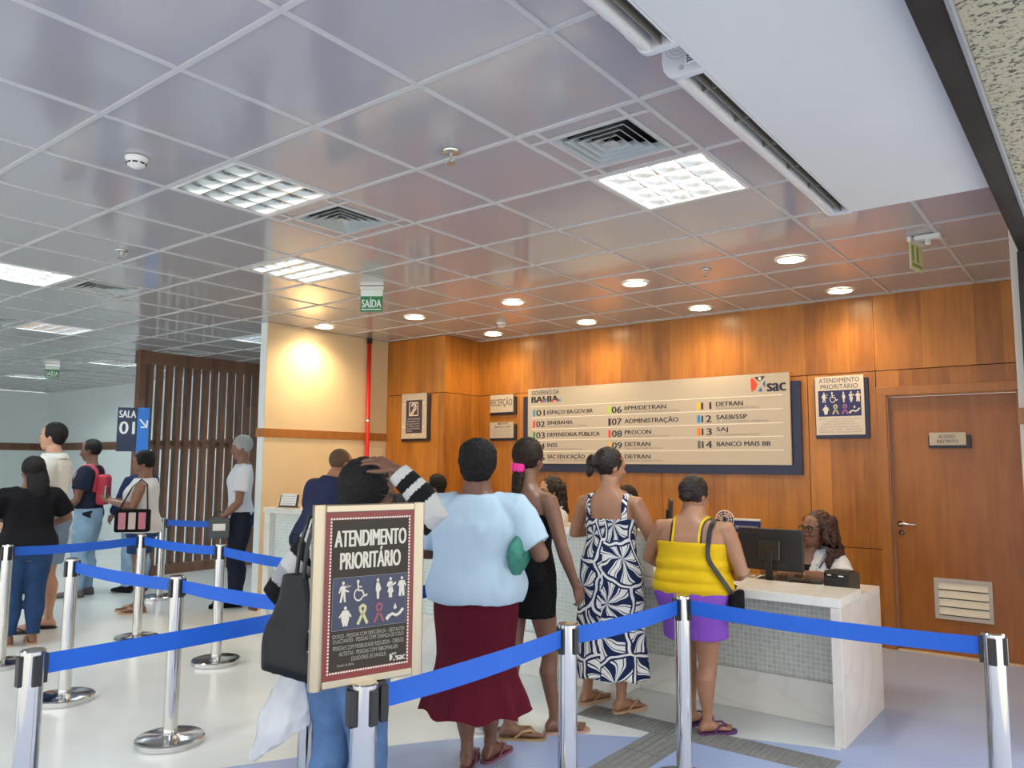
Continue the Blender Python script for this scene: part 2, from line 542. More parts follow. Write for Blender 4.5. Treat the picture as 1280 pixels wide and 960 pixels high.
for i in range(I0, I1 + 1):
    x = GX + i * T
    if XL < x < XR:
        tb.box((x - 0.011, YB, CEIL - 0.003), (x + 0.011, WALL_Y, CEIL + 0.02))
for j in range(J0, J1 + 2):
    y = GY + j * T
    if YB < y < WALL_Y:
        tb.box((XL, y - 0.011, CEIL - 0.0035), (XR, y + 0.011, CEIL + 0.019))
tb.box((XL, WALL_Y - 0.02, CEIL - 0.004), (XR, WALL_Y, CEIL + 0.02))
struct('ceiling_grid', tb, M_tbar)
cap = MB().box((XL - .2, YB, CEIL + 0.15), (XR, WALL_Y + .3, CEIL + 0.25))
struct('ceiling_slab', cap, M_dark)

# walls
back = MB()
DX0, DX1, DZ = -1.49, -0.575, 2.075          # door opening
joints = [-6.0, -5.05, -3.60, -2.15, -1.58]
for a in range(len(joints) - 1):
    x0, x1 = joints[a] + 0.003, joints[a + 1] - 0.003
    for z0, z1 in ((0.0, 0.797), (0.803, 2.297)):
        back.bevbox((x0, WALL_Y, z0), (x1, WALL_Y + 0.03, z1), 0.0015)
back.bevbox((-6.0, WALL_Y, 2.303), (-1.581, WALL_Y + 0.03, CEIL), 0.0015)
back.bevbox((-1.579, WALL_Y, 2.303), (-0.3, WALL_Y + 0.03, CEIL), 0.0015)
back.bevbox((-1.577, WALL_Y, 2.16), (-0.3, WALL_Y + 0.03, 2.297), 0.0015)
back.box((-0.49, WALL_Y, 0), (-0.3, WALL_Y + 0.03, 2.155))
struct('wall_back', back, M_wood)
struct('wall_back_core', MB().box((-6.1, WALL_Y + 0.03, 0), (-1.56, WALL_Y + 0.25, CEIL)).box((-1.56, WALL_Y + 0.03, 2.10), (-0.3, WALL_Y + 0.25, CEIL)), M_dark)
blk = MB()
for z0, z1 in ((0, 0.797), (0.803, 2.297), (2.303, CEIL)):
    blk.bevbox((-6.947, 6.48, z0), (-6.0, WALL_Y + 0.03, z1), 0.0015)
struct('wall_back_block', blk, M_wood)
struct('wall_side', MB().box((-6.955, 4.772, 0), (-6.947, WALL_Y, CEIL)), M_beige)
struct('wall_side_core', MB().box((-7.06, 4.77, 0), (-6.955, WALL_Y + .1, CEIL)), M_wall)
struct('trim_1', MB().bevbox((-6.947, 4.765, 1.755), (-6.935, 6.48, 1.845), 0.002).bevbox((-7.07, 4.755, 1.755), (-6.935, 4.77, 1.845), 0.002), M_trimw)
struct('baseboard_side', MB().bevbox((-7.075, 4.752, 0), (-6.94, 4.772, 0.10), 0.002), M_slat)
struct('wall_far_back', MB().box((XL - .1, WALL_Y, 0), (-7.06, WALL_Y + 0.1, CEIL)), M_wall)
struct('wall_far_left', MB().box((XL - 0.1, YB, 0), (XL, WALL_Y, CEIL)), M_wall)
struct('wall_light_block', MB().box((XL, YB - 0.1, 0), (-15.0, YB, CEIL)), M_wall)  # unseen stub wall, added to cut daylight mirrored in the ceiling tiles
struct('trim_2', MB().box((XL, WALL_Y - 0.02, 1.71), (-7.06, WALL_Y, 1.86)).box((XL, YB, 1.71), (XL + 0.02, WALL_Y, 1.86)), M_slat)
# right-hand entrance wall end, door head, soffit and the stone outside
struct('wall_right', MB().box((-0.414, 5.2, 0), (-0.372, WALL_Y, CEIL)), mat('cream_jamb', (0.78, 0.70, 0.60), 0.5))
struct('trim_3', MB().bevbox((-0.42, 5.185, 1.735), (-0.372, 5.2, 1.825), 0.002), M_trimw)
struct('trim_4', MB().box((-0.372, 5.10, 0), (-0.25, 5.3, 2.70)), M_black)
beam = MB().bevbox((-0.365, -1.2, 2.70), (-0.282, 5.12, 2.96), 0.003)
struct('trim_5', beam, M_steelbeam)
struct('trim_6', MB().bevbox((-0.282, -1.2, 2.69), (-0.268, 5.12, 2.96), 0.002), mat('grey_edge', (0.25, 0.26, 0.28), 0.4))
struct('ceiling_soffit', MB().bevbox((-0.967, -1.2, 2.75), (-0.366, 3.99, 2.975), 0.004), M_plaster)
gr = MB()
for b in range(8):
    y = -1.4 + b * 0.86
    gr.bevbox((-0.268, y + 0.003, 2.72), (0.55, y + 0.857, 2.78), 0.002)
    gr.bevbox((0.556, y + 0.003, 2.72), (1.6, y + 0.857, 2.78), 0.002)
struct('ceiling_outside', gr, M_granite)
struct('ceiling_outside_slab', MB().box((-0.268, -1.4, 2.78), (1.6, 5.4, 2.9)), M_dark)

# restricted-access door
dr = MB()
dr.bevbox((DX0 + 0.004, WALL_Y + 0.035, 0.012), (DX1 - 0.004, WALL_Y + 0.075, DZ - 0.004), 0.002)
door = struct('door_1', dr, M_door)
fr = MB()
fr.bevbox((DX0 - 0.088, WALL_Y - 0.022, 0), (DX0 - 0.012, WALL_Y - 0.0005, DZ + 0.010), 0.003)
fr.bevbox((DX1 + 0.012, WALL_Y - 0.022, 0), (DX1 + 0.088, WALL_Y - 0.0005, DZ + 0.010), 0.003)
fr.bevbox((DX0 - 0.088, WALL_Y - 0.022, DZ + 0.010), (DX1 + 0.088, WALL_Y - 0.0005, DZ + 0.085), 0.003)
fr.box((DX0 - 0.025, WALL_Y - 0.012, 0), (DX0, WALL_Y + 0.14, DZ + .02))
fr.box((DX1, WALL_Y - 0.012, 0), (DX1 + 0.025, WALL_Y + 0.14, DZ + .02))
fr.box((DX0 - 0.02, WALL_Y - 0.012, DZ), (DX1 + 0.02, WALL_Y + 0.14, DZ + 0.02))
o = fr.build('door_frame', M_trimw, door)
th = MB().box((DX0, WALL_Y - 0.02, 0.0), (DX1, WALL_Y + 0.14, 0.011))
th.build('threshold', mat('pale_sill', (0.62, 0.52, 0.40), 0.5), door)
hx, hz, hy = -1.437, 1.02, WALL_Y + 0.035
h = MB().cyl((hx, hy, hz), (hx, hy - 0.012, hz), 0.026).cyl((hx, hy - 0.012, hz), (hx, hy - 0.05, hz), 0.010)
h.tube([(hx, hy - 0.05, hz), (hx + 0.03, hy - 0.055, hz), (hx + 0.115, hy - 0.05, hz)], [0.011, 0.011, 0.009], 12, round_ends=True)
h.cyl((hx, hy, hz - 0.075), (hx, hy - 0.012, hz - 0.075), 0.022).cyl((hx, hy - 0.012, hz - 0.075), (hx, hy - 0.02, hz - 0.075), 0.010)
h.build('door_handle', M_chrome, door, angle=40)
gx0, gx1, gz0, gz1, gy = -1.213, -0.81, 0.285, 0.604, WALL_Y + 0.035
lv = MB()
for a, b in (((gx0, gz0), (gx1, gz0 + 0.028)), ((gx0, gz1 - 0.028), (gx1, gz1)), ((gx0, gz0 + .028), (gx0 + 0.028, gz1 - .028)), ((gx1 - 0.028, gz0 + .028), (gx1, gz1 - .028))):
    lv.box((a[0], gy - 0.014, a[1]), (b[0], gy, b[1]))
grille = lv.build('louver_grille', mat('grille_grey', (0.52, 0.50, 0.49), 0.4), door)
sl = MB()
hh = (gz1 - gz0 - 0.056) / 4
for k in range(4):
    z = gz0 + 0.028 + k * hh
    p = [(-0.012, z + 0.010), (-0.010, z + 0.008), (-0.0015, z + hh - 0.004), (-0.004, z + hh - 0.002)]
    sl.add([(gx0 + 0.028, gy + y, zz) for y, zz in p] + [(gx1 - 0.028, gy + y, zz) for y, zz in p], [(0, 1, 2, 3), (7, 6, 5, 4), (0, 4, 5, 1), (1, 5, 6, 2), (2, 6, 7, 3), (3, 7, 4, 0)])
sl.build('louver_blade', mat('blade_cream', (0.80, 0.78, 0.66), 0.4), grille)
MB().box((gx0 + 0.02, gy - 0.001, gz0 + 0.02), (gx1 - 0.02, gy + 0.001, gz1 - 0.02)).build('louver_backing', mat('grille_gap', (0.10, 0.11, 0.11), 0.6), grille)

# slatted timber partition
sp = empty('slatted_partition', (-10.15, 5.0, 0.0))
tag(sp, 'tall dark brown partition of upright timber slats left of the cream wall', 'partition')
px0, px1, py1 = -0.06, 0.06, 2.0
MB().bevbox((px0 - .01, 0, CEIL - 0.17), (px1 + .01, py1, CEIL - 0.001), 0.003).build('top_rail', M_slat, sp)
MB().bevbox((px0 - .01, 0, -0.03), (px1 + .01, py1, 0.10), 0.003, mtx=Matrix.Translation((0, 0, 0.0 + 0.03))).build('bottom_rail', M_slat, sp)
for k in range(15):
    y = 0.012 + k * 0.135
    w = 0.058 if k else 0.09
    MB().bevbox((-0.055, y, 0.13), (0.05, y + w, CEIL - 0.17), 0.002).build('slat', M_slat, sp)
mr = MB()
for k in range(14):
    y = 0.07 + k * 0.135 + (0.032 if k == 0 else 0)
    mr.box((-0.03, y, 1.71), (0.0, 0.012 + (k + 1) * 0.135, 1.775))
mr.build('spacer_rail', M_slat, sp)

# ------------------------------------------------------------------ ceiling fittings
def troffer(i, j, lit, label):
    t = empty('ceiling_light', (GX + (i + .5) * T, GY + (j + .5) * T, CEIL))
    tag(t, label, 'ceiling light', 'recessed fluorescent ceiling lights')
    a = T / 2 - 0.012
    f = MB()
    for q in ((-a, -a, a, -a + 0.02), (-a, a - 0.02, a, a), (-a, -a + .02, -a + 0.02, a - .02), (a - 0.02, -a + .02, a, a - .02)):
        f.box((q[0], q[1], -0.004), (q[2], q[3], 0.004))
    f.build('frame', M_white, t)
    h = MB()
    b = a - 0.02
    h.add([(-b, -b, 0.0), (b, -b, 0.0), (b, b, 0.0), (-b, b, 0.0), (-b, -b, 0.10), (b, -b, 0.10), (b, b, 0.10), (-b, b, 0.10)],
          [(4, 7, 6, 5), (0, 4, 5, 1), (1, 5, 6, 2), (2, 6, 7, 3), (3, 7, 4, 0)])
    h.build('housing', M_reflector, t)
    lo = MB()
    # parabolic cells: long wedge profiles between the tubes, thin V cross blades
    for k in range(5):
        x = -b + k * (2 * b / 4)
        w0, w1 = 0.004, 0.012
        pts = [(x - w0, 0.001), (x + w0, 0.001), (x + w1, 0.05), (x - w1, 0.05)]
        lo.add([(px, -b, pz) for px, pz in pts] + [(px, b, pz) for px, pz in pts], [(0, 3, 2, 1), (4, 5, 6, 7), (0, 1, 5, 4), (1, 2, 6, 5), (2, 3, 7, 6), (3, 0, 4, 7)])
    for k in range(5):
        y = -b + k * (2 * b / 4)
        lo.add([(-b, y - 0.003, 0.001), (b, y - 0.003, 0.001), (b, y + 0.003, 0.001), (-b, y + 0.003, 0.001), (-b, y - 0.010, 0.040), (b, y - 0.010, 0.040), (b, y + 0.010, 0.040), (-b, y + 0.010, 0.040)],
               [(3, 2, 1, 0), (4, 5, 6, 7), (0, 1, 5, 4), (1, 2, 6, 5), (2, 3, 7, 6), (3, 0, 4, 7)])
    lo.build('louver', M_reflector, t)
    for k in range(4):
        x = -b + (k + 0.5) * (2 * b / 4)
        MB().cyl((x, -b + 0.02, 0.056), (x, b - 0.02, 0.056), 0.015, n=12).build('tube', M_tube if lit else M_tubeoff, t, smooth=True)
    return t


TL = {(-2, 1): 'unlit square louvred ceiling light nearest the smoke detector, top left of the frame',
      (1, 3): 'brightest square louvred ceiling light, in front of the diffuser by the air curtains',
      (-4, 3): 'unlit square louvred ceiling light nearest the cream wall',
      (-7, 1): 'lit square louvred ceiling light cut by the left edge of the photo, the nearest there',
      (-11, 3): 'lit louvred ceiling light over the far queue, second along the left edge',
      (-15, 6): 'small distant louvred ceiling light beside the top of the slatted partition',
      (-9, 6): 'louvred ceiling light half hidden behind the cream wall above the partition',
      (-20, 6): 'tiny farthest louvred ceiling light near the far corner',
      (-7, -4): 'added louvred ceiling light outside the frame, left of the entrance', (-12, -3): 'added louvred ceiling light outside the frame, over the waiting area', (-16, 1): 'added louvred ceiling light outside the frame, deep in the far room',  # unseen lights continuing the ceiling pattern, added to brighten the room
      (1, -2): 'added louvred ceiling light above and behind the photographer', (-3, -3): 'added louvred ceiling light outside the frame above the entrance queue'}
for (i, j), lit in LIGHTS.items():
    troffer(i, j, lit, TL[(i, j)])


def diffuser(i, j, label):
    t = empty('air_diffuser', (GX + (i + .5) * T, GY + (j + .5) * T, CEIL))
    tag(t, label, 'air vent', 'square ceiling air diffusers')
    g = MB()
    a, c = T / 2 - 0.012, 0.195
    for s in (-1, 1):
        g.box((s * (c + 0.012) - 0.011, -a, -0.003), (s * (c + 0.012) + 0.011, a, 0.001))
        g.box((-a, s * (c + 0.012) - 0.011, -0.0035), (a, s * (c + 0.012) + 0.011, 0.001))
    g.build('support_frame', M_tbar, t)
    f = MB()
    steel = 0.26
    th_ = MB()
    th_.add([(-c, -c, 0.0), (c, -c, 0.0), (c, c, 0.0), (-c, c, 0.0), (-c, -c, 0.09), (c, -c, 0.09), (c, c, 0.09), (-c, c, 0.09)],
            [(4, 7, 6, 5), (0, 4, 5, 1), (1, 5, 6, 2), (2, 6, 7, 3), (3, 7, 4, 0)])
    th_.build('throat', M_dark, t)
    bp = MB()
    e = T / 2 - 0.008
    for q in ((-e, -e, e, -c - .001), (-e, c + .001, e, e), (-e, -c - .001, -c - .001, c + .001), (c + .001, -c - .001, e, c + .001)):
        bp.box((q[0], q[1], 0.003), (q[2], q[3], 0.02))
    bp.build('border_panel', M_tile, t)
    for k in range(4):
        r0 = c - k * 0.040
        r1 = r0 - 0.036
        z0, z1 = -0.003, 0.026
        ring = lambda r, z: [(-r, -r, z), (r, -r, z), (r, r, z), (-r, r, z)]
        f.loft([ring(r0, z0), ring(r0 - .004, z0 - .001), ring(r1, z1), ring(r1 + 0.003, z1 + 0.002), ring(r0, z0)], cap=False)
    f.loft([ring(0.034, -0.003), ring(0.030, -.004), ring(0.002, 0.026)], cap=True)
    f.build('vane', mat('diffuser_grey', (0.42, 0.46, 0.46), 0.35), t)
    return t


VL = {(-2, 2): 'square air diffuser beside the unlit light above the cream wall',
      (1, 2): 'largest square air diffuser, beside the brightest ceiling light',
      (-7, 2): 'square air diffuser at far left, below the round sprinkler',
      (-11, 2): 'dark air diffuser cut off at the left edge of the photo',
      (-12, 6): 'small far air diffuser just left of the slatted partition top',
      (-18, 6): 'tiny farthest air diffuser near the far wall corner'}
for ij in VENTS:
    diffuser(*ij, VL[ij])


def downlight(i, j, label, dx=0.0, dy=0.0, p=1.0):
    x, y = GX + i * T + dx, GY + j * T + dy
    t = empty('downlight', (x, y, CEIL))
    tag(t, label, 'downlight', 'round warm ceiling downlights')
    MB().lathe([(0.112, 0.0), (0.112, -0.006), (0.092, -0.010), (0.092, 0.0)], n=40, cap=False).build('trim_ring', M_white, t, angle=30)
    MB().lathe([(0.092, -0.004), (0.0005, -0.004)], n=40, cap=False).build('lens', M_lum, t)
    l = bpy.data.lights.new('downlight_lamp', 'SPOT')
    l.energy = DOWNLIGHT_W * p
    l.color = (1.0, 0.72, 0.40)
    l.spot_size = radians(150); l.spot_blend = 0.9
    l.shadow_soft_size = 0.07
    o = bpy.data.objects.new('downlight_lamp', l)
    COL.objects.link(o)
    o.parent = t
    o.location = (0, 0, -0.03)
    return t


DL = ['left of the red pipe top, nearest the timber corner block', 'second from the left', 'third from the left, above the directory board', 'rightmost, brightest and biggest in the photo']
for k, i in enumerate((-4.5, -2.5, -0.5, 1.5)):
    downlight(i, 6.5, 'round downlight in the row farther from the timber wall, ' + ['leftmost, right of the red pipe', 'second from the left', 'third from the left', 'rightmost and biggest'][k])
    downlight(i, 8.5, 'small warm downlight close against the timber wall, ' + ['leftmost, by the corner block', 'second from the left', 'third from the left', 'rightmost, above the timber door side'][k])
downlight(-6.4, 6.2, 'warm downlight throwing a glaring spot on the cream wall', p=2.2)


def sprinkler(x, y, label, s=1.0):
    t = empty('sprinkler', (x, y, CEIL))
    tag(t, label, 'sprinkler', 'ceiling sprinkler heads')
    MB().lathe([(0.001, 0.0), (0.042 * s, 0.0), (0.040 * s, -0.006), (0.014, -0.010), (0.012, -0.012), (0.001, -.012)], n=24).build('escutcheon', M_steel, t, angle=40)
    b = MB().cyl((0, 0, -0.008), (0, 0, -0.030), 0.009, n=12)
    b.tube([(0.008, 0, -0.028), (0.016, 0, -0.042), (0.004, 0, -0.058)], 0.003, 8).tube([(-0.008, 0, -0.028), (-0.016, 0, -0.042), (-0.004, 0, -0.058)], 0.003, 8)
    b.cyl((0, 0, -0.03), (0, 0, -0.058), 0.0025, n=8)
    b.build('frame_arm', M_steel, t, angle=40)
    MB().lathe([(0.001, -0.058), (0.022, -0.058), (0.024, -0.062), (0.001, -0.062)], n=20).build('deflector', M_steel, t)


sprinkler(-2.387, 2.599, 'chrome sprinkler head at top centre, on the tile before the big diffuser')
sprinkler(-5.39, 2.50, 'chrome sprinkler head at left, above the diffuser')
sprinkler(-2.357, 5.408, 'sprinkler head between the downlights over the counter')
sprinkler(-13.84, 5.57, 'tiny distant sprinkler head by the far exit sign')


def detector(x, y, label):
    t = empty('smoke_detector', (x, y, CEIL))
    tag(t, label, 'smoke detector', 'white smoke detectors')
    MB().lathe([(0.001, 0), (0.052, 0), (0.052, -0.012), (0.047, -0.018), (0.001, -.018)], n=32).build('base', M_white, t, angle=40)
    MB().lathe([(0.001, -0.018), (0.044, -0.018), (0.040, -0.040), (0.028, -0.048), (0.001, -0.05)], n=32).build('head', M_white, t, angle=40)
    s = MB()
    for k in range(8):
        a = k * pi / 4 + .2
        s.tube([(0.0425 * cos(a + d), 0.0425 * sin(a + d), -0.032) for d in (-0.26, -.13, 0, .13, 0.26)], 0.004, 6)
    s.build('slot', M_black, t)


detector(-3.656, 1.742, 'white round smoke detector on the big tile at upper left')
detector(-4.974, 6.228, 'small white smoke detector by the timber corner block')


def lettered_exit(x, y, label, yaw=0.0):
    t = empty('exit_sign', (x, y, CEIL), yaw)
    tag(t, label, 'exit sign', 'hanging exit signs')
    MB().bevbox((-0.10, -0.008, -0.03), (0.10, 0.008, 0.0), 0.002).build('bracket', M_steel, t)
    MB().bevbox((-0.092, -0.003, -0.215), (0.092, 0.003, -0.03), 0.001).build('plate', mat('exit_green', (0.015, 0.21, 0.075), 0.3), t)
    w = mat('exit_white', (0.78, 0.86, 0.78), 0.4)
    MB().box((-0.092, -0.0042, -0.085), (0.092, -0.0032, -0.031)).build('white_band', w, t)
    text('lettering', 'SAÍDA', (0, -0.0032, -0.180), (1, 0, 0), (0, 0, 1), w, t, w=0.162, h=0.085, align='C', bold=0.015)
    MB().box((-0.082, -0.0042, -0.20), (0.082, -0.0032, -0.191)).build('underline', w, t)
    return t


lettered_exit(-4.81, 4.29, 'green hanging exit sign reading SAIDA below the ceiling in front of the red pipe', radians(36))
lettered_exit(-12.69, 4.96, 'tiny distant green exit sign hanging near the far corner', radians(60))
# edge-on photoluminescent sign and its emergency lamp, right
t = empty('exit_sign', (-0.945, 5.48, CEIL), radians(80))
tag(t, 'pale yellow glow sign hanging nearly edge-on above the timber door', 'exit sign', 'hanging exit signs')
gm = mat('glow_sign', (0.62, 0.66, 0.30), 0.4)
MB().bevbox((-0.10, -0.004, -0.205), (0.10, 0.004, -0.02), 0.001).build('plate', gm, t)
MB().bevbox((-0.11, -0.012, -0.03), (0.11, 0.012, 0.0), 0.002).build('bracket', M_white, t)
MB().box((-0.08, -0.0052, -0.185), (0.08, -0.0042, -0.165)).box((-0.08, -0.0052, -0.15), (-0.05, -0.0042, -0.05)).box((0.0, -0.0052, -0.15), (0.03, -0.0042, -0.05)).build('marking', mat('glow_dark', (0.25, 0.32, 0.10), 0.5), t)
t = empty('emergency_lamp', (-0.86, 5.40, CEIL))
tag(t, 'small white twin spotlight fixed to the ceiling beside the glow sign', 'emergency lamp')
MB().bevbox((-0.075, -0.03, -0.03), (0.075, 0.03, 0.0), 0.008).build('body', M_white, t)
MB().cyl((0.0, 0, -0.03), (0.0, -.01, -0.06), 0.018, n=16).build('lamp_head', M_white, t, angle=40)
t = empty('ceiling_cable', (-0.97, 5.40, CEIL))
tag(t, 'short loose white cable end sticking out under the ceiling near the glow sign', 'cable')
MB().tube([(0, 0, -0.002), (0.05, 0.01, -0.012), (0.12, 0.06, -0.012), (0.19, 0.13, -0.008)], 0.006, 8, round_ends=True).build('wire', M_white, t, smooth=True)


def air_curtain(y0, y1, label, endlabel):
    t = empty('air_curtain', (-1.0335, (y0 + y1) / 2, 2.75))
    tag(t, label, 'air curtain', 'white air curtains over the entrance')
    L = (y1 - y0) / 2
    # rounded profile in XZ
    prof = [(0.066, 0.0), (0.066, 0.20), (-0.04, 0.20)]
    for a in range(90, 271, 20):
        prof.append((-0.025 + 0.042 * cos(radians(a)), 0.158 + 0.042 * sin(radians(a))) if a <= 180 else (-0.037 + 0.03 * cos(radians(a)), 0.032 + 0.032 * sin(radians(a))))
    prof = [(0.066, 0.022), (0.066, 0.20), (-0.035, 0.20), (-0.055, 0.19), (-0.064, 0.17), (-0.067, 0.14), (-0.067, 0.06), (-0.062, 0.035), (-0.050, 0.014), (-0.034, 0.003), (-0.024, 0.0), (-0.010, 0.0), (-0.010, 0.05), (0.060, 0.05), (0.060, 0.0), (0.066, 0.0)]
    prof = prof[1:] + prof[-1:]
    c = MB()
    rings = [[(x, y, z) for x, z in prof] for y in (-L, L)]
    c.loft(rings, cap=False)
    c.build('casing', mat('curtain_white', (0.74, 0.74, 0.73), 0.35), t, angle=35)
    pr2 = [(0.068, 0.0), (0.068, 0.205), (-0.037, 0.205), (-0.058, 0.194), (-0.068, 0.173), (-0.071, 0.14), (-0.071, 0.06), (-0.066, 0.033), (-0.053, 0.011), (-0.036, -0.001), (-0.018, -0.004), (0.068, -0.004)]
    for s, nm in ((-1, 'end_cap'), (1, 'end_cap')):
        e = MB()
        ys = (s * L, s * (L + 0.022))
        e.loft([[(x, y, z) for x, z in pr2] for y in ys])
        ec = e.build(nm, mat('curtain_cap', (0.62, 0.64, 0.68), 0.4), t, angle=35)
        if s < 0 and endlabel:
            yy = -L - 0.0225
            lb = MB().box((0.012, yy - 0.0006, 0.03), (0.062, yy, 0.12))
            sk = lb.build('rating_label', mat('label_white', (0.80, 0.80, 0.82), 0.5), ec)
            ln = MB()
            for k in range(7):
                ln.box((0.016, yy - 0.0012, 0.038 + k * 0.0085), (0.058, yy - 0.0007, 0.0425 + k * 0.0085))
            ln.box((0.020, yy - 0.0012, 0.100), (0.030, yy - 0.0007, 0.113)).box((0.018, yy - 0.0012, 0.034), (0.02, yy - 0.0007, 0.116))
            ln.build('label_print', mat('label_blue', (0.05, 0.06, 0.16), 0.5), sk)
            g = MB()
            for r in (0.02, 0.033, 0.046):
                g.tube([(-0.012 + r * cos(a), yy, 0.105 + r * sin(a)) for a in [k * pi / 12 for k in range(25)]], 0.0012, 6)
            g.cyl((-0.002, yy, 0.025), (-0.002, yy - 0.002, 0.025), 0.009, n=16)
            g.build('cap_ridges', mat('cap_ridge', (0.42, 0.44, 0.50), 0.5), ec)
    dk = MB().box((-0.010, -L, 0.045), (0.060, L, 0.05))
    dk.build('outlet_back', mat('outlet_dark', (0.04, 0.037, 0.03), 0.5), t)
    v = MB()
    v.box((0.020, -L, 0.008), (0.025, L, 0.045))
    for k in range(int(2 * L / 0.29)):
        y = -L + 0.15 + k * 0.29
        v.box((-0.008, y, 0.014), (0.058, y + 0.006, 0.040))
    v.tube([(0.046, -L, 0.03), (0.046, L, 0.03)], 0.011, 10)
    v.build('outlet_vane', mat('outlet_grey', (0.20, 0.185, 0.16), 0.45), t)
    return t


air_curtain(2.24, 3.965, 'long white air curtain whose far end points at the timber wall', True)
ac = air_curtain(0.35, 2.025, 'nearer white air curtain cut off by the top of the photo', False)
MB().box((-0.0475, 0.55, 0.0115), (-0.0465, 0.60, 0.0135)).build('red_mark', M_red, ac)
MB().box((-0.047, 0.64, 0.0105), (-0.046, 0.74, 0.0145)).build('dark_mark', M_ink, ac)

# red fire pipe on the cream wall
t = empty('fire_pipe', (-6.90, 6.14, 0))
tag(t, 'vertical red painted fire pipe on the cream wall', 'pipe')
MB().cyl((0, 0, 0), (0, 0, CEIL - 0.03), 0.024, n=20).build('pipe_run', M_red, t, smooth=True)
MB().cyl((0, 0, CEIL - 0.06), (0, 0, CEIL - 0.001), 0.030, n=20).build('pipe_collar', M_dark, t, angle=40)
for z in (0.9, 1.985):
    MB().lathe([(0.024, -0.012), (0.030, -0.012), (0.030, 0.012), (0.024, 0.012)], (0, 0, z), 20, cap=False).box((-0.047, -0.01, z - 0.01), (-0.024, 0.01, z + 0.01)).build('clamp', M_steel, t)
t = empty('wall_plate', (-6.947, 6.30, 1.62))
tag(t, 'blank cream cover plate on the cream wall beside the fire pipe foot', 'cover plate')
MB().bevbox((0, -0.12, -0.09), (0.008, 0.12, 0.05), 0.002).build('plate', mat('cover_cream', (0.78, 0.70, 0.52), 0.5), t)

# ------------------------------------------------------------------ counters
HX0, HX1 = -6.56, -2.37         # tall counter
t = empty('reception_counter', (-4.66, 4.75, 0))
tag(t, 'tall long white stone counter with pale mosaic front, its left end near the cream wall', 'counter', 'stone reception counters')
ox, oy = -4.66, 4.75
B = lambda mb, x0, y0, z0, x1, y1, z1, b=0.003: mb.bevbox((x0 - ox, y0 - oy, z0), (x1 - ox, y1 - oy, z1), b)
B(MB(), HX0, 4.53, 1.01, HX1, 4.95, 1.06).build('top_slab', M_marble, t)
B(B(MB(), HX0, 4.95, 0.70, -2.75, 5.35, 0.745), HX0, 4.95, 0.0, HX0 + .05, 5.35, 0.70).build('rear_desk', M_marble, t)
B(MB(), HX0 + 0.09, 4.61, 0.30, -2.675, 4.66, 1.01, .001).build('front_panel', M_mosaic, t)
B(MB(), -2.675, 4.61, 0.782, HX1 - .05, 4.66, 1.01, .001).build('front_panel', M_mosaic, t)
B(MB(), HX0, 4.575, 0.0, -2.675, 4.63, 0.30).build('plinth', M_marble, t)
B(MB(), HX0, 4.545, 0.0, HX0 + 0.09, 4.95, 1.01).build('end_leg', M_marble, t)
B(MB(), HX1 - 0.065, 4.545, 0.782, HX1, 4.95, 1.01).build('end_leg', M_marble, t)

LX0, LX1 = -2.67, -1.22
t = empty('reception_counter', (-1.94, 4.9, 0))
tag(t, 'low white stone counter with grey mosaic front where the woman in yellow stands', 'counter', 'stone reception counters')
ox, oy = -1.94, 4.9
B(MB(), LX0, 4.475, 0.728, LX1, 4.925, 0.778).build('top_slab', M_marble, t)
B(MB(), LX0, 4.926, 0.700, LX1, 5.36, 0.745).build('rear_desk', M_marble, t)
B(MB(), LX0 + 0.05, 4.83, 0.24, LX1 - 0.055, 4.87, 0.728, .001).build('front_panel', M_mosaicg, t)
B(MB(), LX0 + 0.05, 4.80, 0.0, LX1 - 0.055, 4.87, 0.24).build('plinth', M_marble, t)
B(MB(), LX0, 4.478, 0.0, LX0 + 0.05, 4.925, 0.728).build('end_leg', M_marble, t)
B(B(MB(), LX1 - 0.055, 4.478, 0.0, LX1, 4.925, 0.728), LX1 - 0.055, 4.926, 0.0, LX1, 5.36, 0.70).build('end_leg', marble_mat('worn_stone', (0.74, 0.69, 0.64), (0.68, 0.63, 0.57), 1.1), t)

